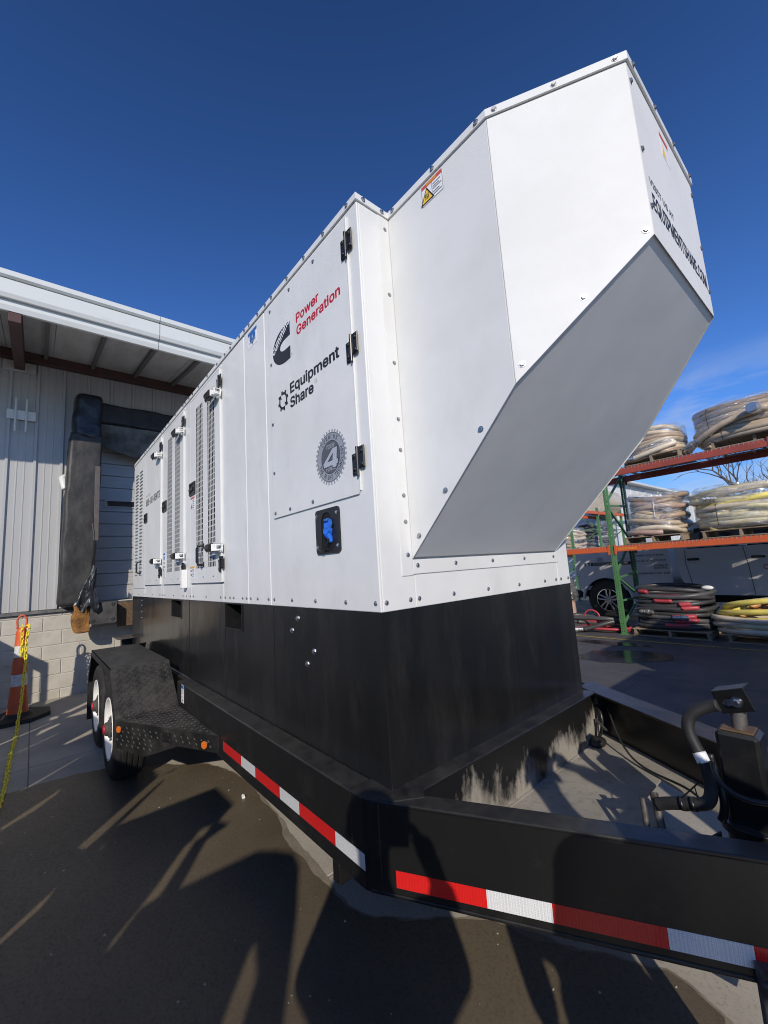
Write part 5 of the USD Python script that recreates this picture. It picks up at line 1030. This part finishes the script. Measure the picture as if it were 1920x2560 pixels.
m = MB(); m.tube(spline([(.50, -.15, .22), (.30, -.30, .17), (.05, -.42, .09), (-.05, -.47, .07)], 20), .047, 10); m.build(H_, 'hose_end', 'hose_black', smooth=True); coupling(H_, (-.03, -.46, .075), (-.85, -.45, -.06), .05)
m = MB(); P = spline([(-.14, -.1, .25), (-.12, -.1, .38), (.0, -.1, .43), (.12, -.1, .38), (.16, -.1, .25)], 16)
m.tube(P, .018, 6); m.build(H_, 'lifting_strap', 'hose_red', smooth=True)
W_2 = thing('wrapped_drum', 'plastic-wrapped stack with an orange lower band behind the generator corner', 'wrapped load', (-3.42, 8.55, 0))
m = MB(); m.cyl((0, 0, .30), (0, 0, .58), .17, .16, 16); m.build(W_2, 'orange_band', 'hose_rose'); m = MB(); m.cyl((0, 0, .0), (0, 0, .30), .13, n=16); m.build(W_2, 'lower_drum', 'hose_grey')
softbox(-.17, .17, -.17, .17, .58, 1.12, .05, 41, .08).build(W_2, 'wrapped_bag', 'curtain_grey', smooth=True); softbox(-.19, .19, -.19, .19, .52, 1.2, .06, 42, .08).build(W_2, 'stretch_wrap', 'stretch_film', smooth=True)

# ================================================================== pickup truck behind the rack
T_ = thing('pickup_truck', 'white pickup truck with service lettering on its bed side, behind the pallet rack', 'pickup truck', (0, 10.0, 0))
TW = 2.0
def arch(cx_, r_): return [(cx_ + r_ * math.cos(a), .44 + r_ * math.sin(a)) for a in np.linspace(math.pi * .98, math.pi * .02, 18)]
bed = Polygon([(-3.78, .72), (-3.80, .95), (-3.78, 1.66), (-1.62, 1.66), (-1.62, .62)] + list(reversed(arch(-3.09, .57))) + [(-3.66, .62)]).buffer(0)
for yb, nm in ((.06, 0), (TW, 1)):
    m = MB(); m.prism(bed, (0, yb, 0), X, Z, .06); m.build(T_, 'bed_side', 'truck_white')
m = MB(); m.box(-3.76, -1.64, .07, TW - .07, .70, .80); m.box(-1.66, -1.62, .06, TW - .06, .62, 1.62); m.box(-3.80, -3.74, .07, TW - .07, .75, 1.6); m.build(T_, 'bed', 'truck_white')
m = MB(); m.prism(Polygon(arch(-3.09, .62)).difference(Polygon(arch(-3.09, .572) + [(-2.5, .3), (-3.7, .3)])), (0, .0, 0), X, Z, .03); m.build(T_, 'wheel_flare', 'truck_white')
cab = Polygon([(-1.50, 1.66), (-1.50, 1.35), (-1.44, .95), (-1.28, .60), (1.05, .60), (1.15, .95), (3.1, .9), (3.15, 1.25), (3.0, 1.52), (1.75, 1.62), (1.45, 1.66)]).difference(Polygon(arch(2.0, .57) + [(2.6, .3), (1.4, .3)]))
for yb in (.05, TW): m = MB(); m.prism(cab, (0, yb, 0), X, Z, .05); m.build(T_, 'cab_side', 'truck_white')
m = MB(); m.box(-1.45, 1.3, .06, TW - .06, .55, 1.0); m.box(1.3, 3.05, .06, TW - .06, .8, 1.5); m.build(T_, 'cab_floor', 'truck_black')
m = MB(); m.prism(Polygon([(-1.48, 1.662), (-1.25, 2.15), (.55, 2.2), (1.55, 1.662)]).difference(unary_union([Polygon([(-1.24, 1.68), (-1.1, 2.06), (-.27, 2.09), (-.27, 1.68)]), Polygon([(-.19, 1.68), (-.19, 2.09), (.45, 2.1), (1.2, 1.68)])])), (0, .16, 0), X, Z, .05); m.build(T_, 'greenhouse', 'truck_white')
m = MB(); m.box(-1.25, .6, .15, TW - .15, 2.15, 2.2, .02); m.build(T_, 'roof', 'truck_white')
for P in ([(-1.26, 1.64), (-1.12, 2.08), (-.25, 2.1), (-.25, 1.64)], [(-.21, 1.64), (-.21, 2.1), (.47, 2.12), (1.25, 1.64)]): m = MB(); m.prism(P, (0, .175, 0), X, Z, .01); m.build(T_, 'window', 'truck_glass')
m = MB(); m.box(-1.25, 1.35, -.003, .02, 1.615, 1.64, .004); m.build(T_, 'window_trim', 'truck_black'); m = MB(); m.box(-.35, -.22, -.012, -.004, 1.62, 1.66, .003); m.build(T_, 'trim_badge', 'chrome')
for pts in ([(-1.30, 1.60), (-1.32, 1.3), (-1.22, .66)], [(-.30, 1.64), (-.25, 1.2), (-.22, .62)]):
    m = MB(); m.tube([(x, -.0005, z) for x, z in pts], .006, 5); m.build(T_, 'door_seam', 'truck_black')
for hx in (-1.19, -.10): m = MB(); m.box(hx - .09, hx + .13, -.03, .0, 1.355, 1.405, .012); m.build(T_, 'door_handle', 'truck_black')
m = MB(); m.prism(Point(.02, 1.17).buffer(.05).difference(Point(.02, 1.17).buffer(.036)), (0, .0005, 0), X, Z, .0015); m.text('F250' if False else 'GR', .085, (.10, -.0002, 1.13), X, Z, .001, True); m.build(T_, 'lettering', 'tail_red')
def tr_wheel(x, y, z, R=.50, RR=.275):
    t = MB(); V, F = revolve([(RR, .02), (RR + .02, -.005), (R - .04, -.008), (R, .03), (R, .23), (R - .03, .26), (RR, .26)], 40); t.add(V + (x, y, z), F); w = t.build(T_, 'tyre', 'rubber', smooth=35)
    q = MB(); V, F = revolve([(RR + .004, .0), (RR - .012, -.004), (RR - .025, .03), (RR - .03, .10)], 36); q.add(V + (x, y, z), F)
    V, F = revolve([(RR - .03, .10), (.02, .11)], 36); 
    for k in range(5):
        a = k * 2 * math.pi / 5 + .3; d = np.array([math.cos(a), 0, math.sin(a)]); s_ = np.array([-math.sin(a), 0, math.cos(a)]); c0 = np.array([x, y, z])
        for sg in (-1, 1): q.bar(c0 + d * .07 + s_ * sg * .03 + Y * .02, c0 + d * (RR - .015) + s_ * sg * .055 + Y * .012, .045, .03, up=(0, 1, 0), c=.01)
    q.cyl((x, y - .01, z), (x, y + .06, z), .075, n=20); [q.ball((x + .09 * math.cos(k), y + .01, z + .09 * math.sin(k)), .015, 1) for k in np.arange(8) * math.pi / 4]
    q.build(w, 'rim', 'chrome', smooth=30); q = MB(); q.cyl((x, y + .10, z), (x, y + .12, z), RR - .02, n=30); q.build(w, 'brake_disc', 'dark_void')
tr_wheel(-3.09, .03, .455); tr_wheel(2.0, .03, .455)
m = MB(); m.box(-3.6, -1.7, .3, TW - .3, .45, .62); m.box(-3.7, -2.5, .28, .32, .5, 1.2); m.box(-1.5, 1.3, .4, TW - .4, .4, .55); m.build(T_, 'chassis', 'truck_black')
m = MB(); m.box(-3.92, -3.74, -.02, TW + .02, .50, .70, .03); m.build(T_, 'rear_bumper', 'truck_black')
m = MB(); m.box(-3.83, -3.72, -.012, .10, 1.05, 1.40, .02); m.build(T_, 'tail_light', 'truck_white')
def tl(txt, h, x, z, w, mat='decal_black', yb=-.0002): m = MB(); m.text(txt, h, (x, yb, z), X, Z, .0012, True, width=w); return m.build(T_, 'lettering', mat)
m = MB(); m.box(-3.57, -3.43, -.0015, .001, 1.325, 1.405); m.box(-3.40, -2.42, -.0015, .001, 1.325, 1.405); sg = m.build(T_, 'lettering_band', 'decal_black')
m = MB(); m.text('ADVANCED SOLUTIONS', .045, (-3.35, -.0016, 1.345), X, Z, .0012, True, width=.85); m.build(sg, 'lettering', 'decal_grey')
m = MB(); m.prism(Polygon([(-3.535, 1.34), (-3.465, 1.34), (-3.475, 1.36), (-3.5, 1.392), (-3.525, 1.36)]).buffer(.006), (0, -.0014, 0), X, Z, .0012); m.build(sg, 'emblem', 'decal_white')
m = MB(); m.box(-3.22, -3.09, -.0015, .001, 1.43, 1.53); m.build(T_, 'sticker', 'decal_grey'); m = MB(); m.box(-2.98, -2.44, -.0014, .001, 1.475, 1.488); m.build(T_, 'sticker_line', 'decal_grey')
for txt, z, x, w in (('POWER SOLUTIONS', 1.50, -2.34, .62), ('FLUID SOLUTIONS', 1.375, -2.33, .64), ('CLIMATE', 1.255, -1.95, .28), ('CONTROL', 1.195, -1.96, .29), ('COMPRESSED AIR', 1.075, -2.32, .68)): tl(txt, .045, x, z, w)
m = MB(); [m.box(-2.36, -1.64, -.0015, .001, z, z + .004) for z in (1.46, 1.335, 1.16)]; m.box(-2.37, -2.366, -.0015, .001, .95, 1.6); m.build(T_, 'panel_line', 'decal_grey')

# ================================================================== far things
FB = thing('white_building', 'white metal building with sloping eave far behind the pallet rack', 'building', (-6, 19, 0))
m = MB(); m.box(-10, 0, 0, 16, 0, 4.93); m.build(FB, 'wall', 'far_wall'); m = MB(); m.box(-10.3, .35, -.3, 16.3, 4.93, 5.03); m.build(FB, 'roof', 'white_trim')
for y_ in np.arange(.5, 16, 1.0): m = MB(); m.box(.0, .03, y_, y_ + .06, 0, 4.92); m.build(FB, 'wall_rib', 'far_wall')
m = MB(); m.box(.004, .02, 1.5, 5.0, 0, 3.1); m.build(FB, 'roller_door', 'door_blue')
R2 = thing('far_rack', 'distant pallet rack running towards the white building', 'pallet rack', (-5.6, 13.9, 0), 90)
for x in (0.0, 2.45, 4.9, 7.3): upright(R2, x, 0, RD, 3.5)
for xa, xb in ((.04, 2.41), (2.49, 4.86), (4.94, 7.26)):
    for (a, b) in ((1.55, 1.66), (3.22, 3.34)): beam(R2, xa, xb, 0.0, a, b, 'rack_orange', True); beam(R2, xa, xb, RD, a, b, 'rack_orange', False)
F1 = thing('wrapped_load', 'grey film-wrapped bundle on the distant rack, nearest the hood edge', 'wrapped load', (-6.15, 14.9, 1.68))
loops(F1, 8, .45, .48, 0, .95, .055, ['hose_pale', 'hose_grey', 'hose_tan'], 51, sides=7); wrapfilm(F1, .45, .48, .0, 1.0, 12)
F2 = thing('wrapped_load', 'dark film-wrapped bundle on the distant rack beside a green post', 'wrapped load', (-6.15, 17.3, 1.68))
loops(F2, 9, .55, .75, 0, 1.25, .06, ['hose_black', 'hose_dark', 'hose_grey'], 52, sides=7); wrapfilm(F2, .55, .75, .0, 1.3, 13)
F3 = thing('water_tank', 'pale yellow round tank on top of the distant rack', 'tank', (-6.15, 18.2, 3.36))
m = MB(); m.cyl((0, -.6, .55), (0, 1.0, .55), .55, n=24); m.build(F3, 'tank_body', 'hose_pale', smooth=40); m = MB(); m.box(-.4, .4, -.5, .9, 0, .14); m.build(F3, 'cradle', 'pallet_wood')
# bare tree
TR = thing('bare_tree', 'large leafless tree with fine twigs beyond the rack', 'tree', (-1.6, 30, 0))
tr_ = random.Random(12); trunk = MB(); crown = MB()
def branch(p, d, L, r, lev):
    n = 5; P = [p]; q = np.array(p, float); dd = np.array(d, float)
    for k in range(n):
        dd = dd + np.array([tr_.gauss(0, .13), tr_.gauss(0, .13), tr_.gauss(.03, .09)]); dd /= np.linalg.norm(dd); q = q + dd * L / n; P.append(q)
    (trunk if lev < 1 else crown).tube(P, np.linspace(r, r * .55, n + 1), 7 if lev < 2 else 4, caps=False)
    if lev >= 5: return
    for k in range(4 if lev < 2 else 3 if lev < 4 else 3):
        i = tr_.randint(2, n) if k else n; a = tr_.uniform(.35, .95); ax = np.cross(dd, [tr_.gauss(0, 1) for _ in range(3)]); ax /= np.linalg.norm(ax)
        nd = dd * math.cos(a) + ax * math.sin(a); nd[2] += .08; branch(P[i], nd / np.linalg.norm(nd), L * tr_.uniform(.6, .82), r * .52, lev + 1)
branch((0, 0, 0), (0, 0, 1), 3.4, .30, 0)
trunk.build(TR, 'trunk', 'bark', smooth=50); crown.build(TR, 'crown', 'bark', smooth=50)
# ================================================================== added unseen blockers behind the photographer, shaped to throw the shadows
top = [(-6.7, 0), (2.42, 0), (2.42, 1.5), (2.38, 1.78), (2.30, 2.0), (2.21, 2.15), (2.12, 2.17), (1.95, 2.12), (1.77, 2.05), (1.24, 1.70), (1.20, 1.89), (1.34, 2.03), (1.20, 2.0), (1.25, 2.12), (.88, 2.11), (.10, 1.57), (.10, 1.99), (-.04, 1.87), (-4.50, 1.86), (-4.62, 1.30), (-4.92, 1.32), (-4.92, 1.86), (-5.4, 1.82), (-6.7, 1.82)]
cuts = [[(-.09, 1.38), (.05, 1.42), (.07, 1.62), (.11, 1.98), (-.04, 1.875)], [(-1.25, 1.06), (-1.17, 1.06), (-1.10, 1.24), (-1.13, 1.36), (-1.21, 1.36)], [(-1.0, 1.05), (-.95, 1.05), (-.93, 1.17)], [(-3.70, 1.43), (-3.54, 1.52), (-3.55, 1.72), (-3.72, 1.72)], [(-3.75, 1.33), (-3.6, 1.33), (-3.53, 1.42), (-3.66, 1.42)], [(-3.34, 1.25), (-3.17, 1.21), (-3.17, 1.42), (-3.27, 1.42)], [(-3.40, 1.45), (-3.05, 1.68), (-3.27, 1.74), (-3.36, 1.72)], [(-3.6, .95), (-3.52, .95), (-3.45, 1.36), (-3.49, 1.36)], [(-2.37, 1.40), (-2.28, 1.42), (-2.16, 1.64), (-2.33, 1.66)], [(-1.75, 1.12), (-1.70, 1.12), (-1.63, 1.5), (-1.67, 1.5)], [(.14, 1.51), (.21, 1.51), (.23, 1.39), (.20, 1.42)], [(.08, 1.05), (.15, 1.05), (.20, 1.25), (.13, 1.34)], [(1.12, 1.89), (1.14, 1.64), (1.05, 1.57), (1.04, 1.42), (.98, 1.42), (1.02, 1.6), (1.02, 1.8)], [(1.05, 1.84), (1.06, 1.9), (1.18, 1.97), (1.17, 1.90)], [(1.15, 1.20), (1.18, 1.20), (1.22, 1.42), (1.19, 1.43)], [(-.62, 1.1), (-.59, 1.1), (-.50, 1.62), (-.53, 1.62)], [(-2.95, 1.0), (-2.91, 1.0), (-2.82, 1.4), (-2.86, 1.4)], [(.42, 1.02), (.45, 1.02), (.50, 1.28), (.47, 1.29)], [(1.55, 1.25), (1.59, 1.25), (1.64, 1.62), (1.61, 1.62)], [(2.0, 1.5), (2.03, 1.8), (2.07, 1.86), (2.17, 1.8), (2.16, 1.55)], [(-5.13, .85), (-5.00, .85), (-5.00, 1.68), (-5.13, 1.68)], [(-4.62, .9), (-4.5, .9), (-4.5, 1.16), (-4.6, 1.16)]]
sil = Polygon(top).buffer(0).difference(unary_union([Polygon(c).buffer(0) for c in cuts]))  # invented outline, its gaps cut to let the light streaks through
for k, (a, b) in enumerate(((-6.7, -4.92), (-4.915, -3.8), (-3.795, -1.9), (-1.895, -.5), (-.495, .7), (.705, 1.5), (1.505, 2.42))):
    t = thing('hoarding_panel', 'added unseen panel with gaps cut to shape the ground shadows, behind the photographer', 'shadow blocker', (0, -2.6, 0), 0, 'added shadow panels behind the photographer')
    m = MB(); m.prism(sil.intersection(sbox(a, 0.05, b, 3)), (0, .015, 0), X, Z, .03); m.build(t, 'panel', 'container_white')
    for x in (a + .06, b - .12): m = MB(); m.box(x, x + .06, -.3, .2, 0, .049, .01); m.build(t, 'foot', 'black_frame')
CT = thing('storage_box', 'added unseen ribbed box at the right, placed to shade the ground', 'container', (2.32, .42, 0))  # invented box out of view, shades the ground right of the trailer
m = MB(); m.box(0.03, 1.25, .03, 2.25, .10, 2.15); m.build(CT, 'box', 'container_white')
for k in range(9): m = MB(); m.box(0, .03, .05 + k * .25, .17 + k * .25, .2, 2.10, .01); m.build(CT, 'rib', 'container_white')
m = MB(); m.box(-.01, 1.28, 0, 2.28, 2.15, 2.21, .01); m.box(-.01, .05, 0, 2.28, .0, .12, .01); m.build(CT, 'rail', 'container_white')
BT = thing('box_truck', 'added unseen truck shape at the right, placed to shade the yard', 'truck', (3.95, 1.45, 0))  # invented truck out of view, keeps the yard up to the rack shaded
m = MB(); m.box(0, 5.6, 0, 2.05, .95, 4.0, .03); m.build(BT, 'cargo_box', 'container_white'); m = MB(); m.box(5.7, 7.3, .1, 1.95, .6, 2.5, .15); m.build(BT, 'cab', 'truck_white')
m = MB(); m.box(.1, 7.2, .5, 1.5, .55, .9); m.build(BT, 'chassis', 'truck_black'); m = MB(); m.box(6.5, 7.32, .3, 1.75, 1.6, 2.3, .1); m.build(BT, 'window', 'truck_glass')
for x in (1.2, 6.4):
    for y, sg in ((.1, 1), (1.7, 1)): m = MB(); m.cyl((x, y, .5), (x, y + .28, .5), .5, n=28); m.build(BT, 'tyre', 'rubber', smooth=40)
# ------------------------------------------------------------------ people (the photographer and a colleague)
def person(label, J, name='person', vest=None, coat=False):
    """J: joints in world metres"""
    t = thing(name, label, 'person')
    def body(bones, edge=.035, it=6):
        parts = []
        for (a, ra, b, rb) in bones:
            parts.append(manifold3d.Manifold.batch_hull([manifold3d.Manifold.sphere(ra, 16).translate(list(map(float, a))), manifold3d.Manifold.sphere(rb, 16).translate(list(map(float, b)))]))
        mf = manifold3d.Manifold.batch_boolean(parts, manifold3d.OpType.Add).refine_to_length(edge); mm = mf.to_mesh()
        tm_ = trimesh.Trimesh(mm.vert_properties[:, :3], mm.tri_verts, process=True); trimesh.smoothing.filter_taubin(tm_, iterations=it); return MB().tm(tm_)
    A = {k: np.array(v, float) for k, v in J.items()}
    sk = [(A['neck'], .058, A['head'] - Z * .05, .062), (A['head'] + Z * .03, .095, A['head'] - Z * .05 + A['face'] * .03, .075)]
    for s in 'LR':
        w, e, h = A['wrist' + s], A['elbow' + s], A['hand' + s]; sk += [(e, .045, w, .030), (w, .030, h, .034)]
        d = h - w; d /= np.linalg.norm(d); side = np.cross(d, A['palm' + s]); side /= np.linalg.norm(side)
        for k, L in zip((-1.5, -.5, .5, 1.5), (.068, .078, .074, .058)):
            r0 = h + side * k * .019 + d * .02; r1 = r0 + d * L * .55 + A['palm' + s] * .012; r2 = r1 + d * L * .3 + A['palm' + s] * .03; sk += [(r0, .0105, r1, .0095), (r1, .0095, r2, .0082)]
        th = h - side * .03 * (1 if s == 'L' else -1); sk += [(th - d * .02, .013, th + d * .03 - side * .02 * (1 if s == 'L' else -1) + A['palm' + s] * .02, .010)]
    B = body(sk + [(A['neck'], .07, A['chest'], .13), (A['chest'], .13, A['pelvis'], .12)], .02, 4).build(t, 'body', 'skin', smooth=True)
    jk = [(A['chest'], .165, A['waist'], .150), (A['waist'], .165, A['pelvis'] - Z * .10, .185)]
    for s in 'LR': jk += [(A['chest'], .13, A['shoulder' + s], .085), (A['shoulder' + s], .085, A['elbow' + s], .062), (A['elbow' + s], .062, A['wrist' + s] * .85 + A['elbow' + s] * .15, .048), (A['shoulder' + s], .09, A['waist'], .12), (A['elbow' + s], .06, A['waist'], .13)]
    if coat: jk += [(A['pelvis'], .19, A['pelvis'] - Z * .38, .215)]
    body(jk).build(t, 'jacket', vest or 'jacket', smooth=True)
    tr2 = []
    for s in 'LR': tr2 += [(A['pelvis'], .145, A['hip' + s], .11), (A['hip' + s], .11, A['knee' + s], .075), (A['knee' + s], .075, A['ankle' + s], .06)]
    body(tr2).build(t, 'trousers', 'jeans', smooth=True)
    for s in 'LR':
        a = A['ankle' + s]; body([(a, .062, a - Z * .03, .06), (a - Z * .03 - A['face'] * .04, .05, a - Z * .045 + A['face'] * .17, .042)]).build(t, 'boot', 'boots', smooth=True)
    hc = A['head'] + Z * .045 - A['face'] * .015
    hr = MB(); hr.ball(hc, .105, 3, (1, 1, .85)); hr.build(t, 'hair', 'hair', smooth=True)
    fc = MB(); rt = np.cross(A['face'], Z); 
    for q in (-1, 1): fc.ball(A['head'] + A['face'] * .092 + rt * q * .032 + Z * .0, .011, 1)
    fc.build(t, 'eye', 'dark_void'); fc = MB(); fc.bar(A['head'] + A['face'] * .10 + Z * .01, A['head'] + A['face'] * .125 - Z * .03, .022, .02, c=.008); fc.build(t, 'nose', 'skin')
    fc = MB(); [fc.ball(A['head'] + rt * q * .095 - Z * .01, .028, 1, (.5, .8, 1.2)) for q in (-1, 1)]; fc.build(t, 'ear', 'skin')
    return t
F_ = np.array([-.74, .67, 0.0]); F_ /= np.linalg.norm(F_); Rt = np.cross(F_, Z)
def pose(foot, F, lean=0.0, cam_=None, arm_up=False):
    Rt = np.cross(F, Z); o = np.array([foot[0], foot[1], 0.0]); L = lambda z, f=0, r=0: o + Z * z + F * f + Rt * r
    J = dict(face=F, head=L(1.73, .10 + lean), neck=L(1.56, .03 + lean), chest=L(1.36, .01 + lean * .8), waist=L(1.12, 0), pelvis=L(.98, -.02))
    for s, k in (('L', -1), ('R', 1)):
        J['shoulder' + s] = L(1.47, .0 + lean * .8, k * .19); J['hip' + s] = L(.93, 0, k * .10); J['knee' + s] = L(.50, .03, k * .13); J['ankle' + s] = L(.085, 0, k * .16)
        if cam_ is not None:
            c = np.array(cam_) + Rt * k * .075 - F * .14 - Z * .02; J['hand' + s] = c - Z * .045 + Rt * k * .01; J['wrist' + s] = c - Z * .13 + Rt * k * .05 - F * .03; J['elbow' + s] = L(1.20, .10, k * .30); J['palm' + s] = (-Rt * k + F * .01)
        else: J['elbow' + s] = L(1.17, -.03, k * .25); J['wrist' + s] = L(.92, .05, k * .27); J['hand' + s] = L(.85, .07, k * .27); J['palm' + s] = -Rt * k
    if arm_up: J['elbowR'] = L(1.56, .10, .42); J['wristR'] = L(1.74, .14, .24); J['handR'] = L(1.785, .15, .165); J['palmR'] = np.array([0, 0, -1.0])
    return J
person('photographer in dark jacket holding up a phone, casting the shadow on the trailer', pose((1.715, -1.555), F_, .04, CAM - F_ * .01), coat=True)
ph = MB(); A3 = np.array([_r2, _u2, -_f]); ph.obox(CAM - _f * .03 - _u2 * .06, A3, (.038, .078, .004), .003); single(ph, 'phone', 'black_plastic', 'black phone held up in the hands of the photographer', 'phone')
person('colleague in orange vest standing beside the photographer', pose((2.0, -.657), F_, 0.0, arm_up=True), vest='vest_orange')
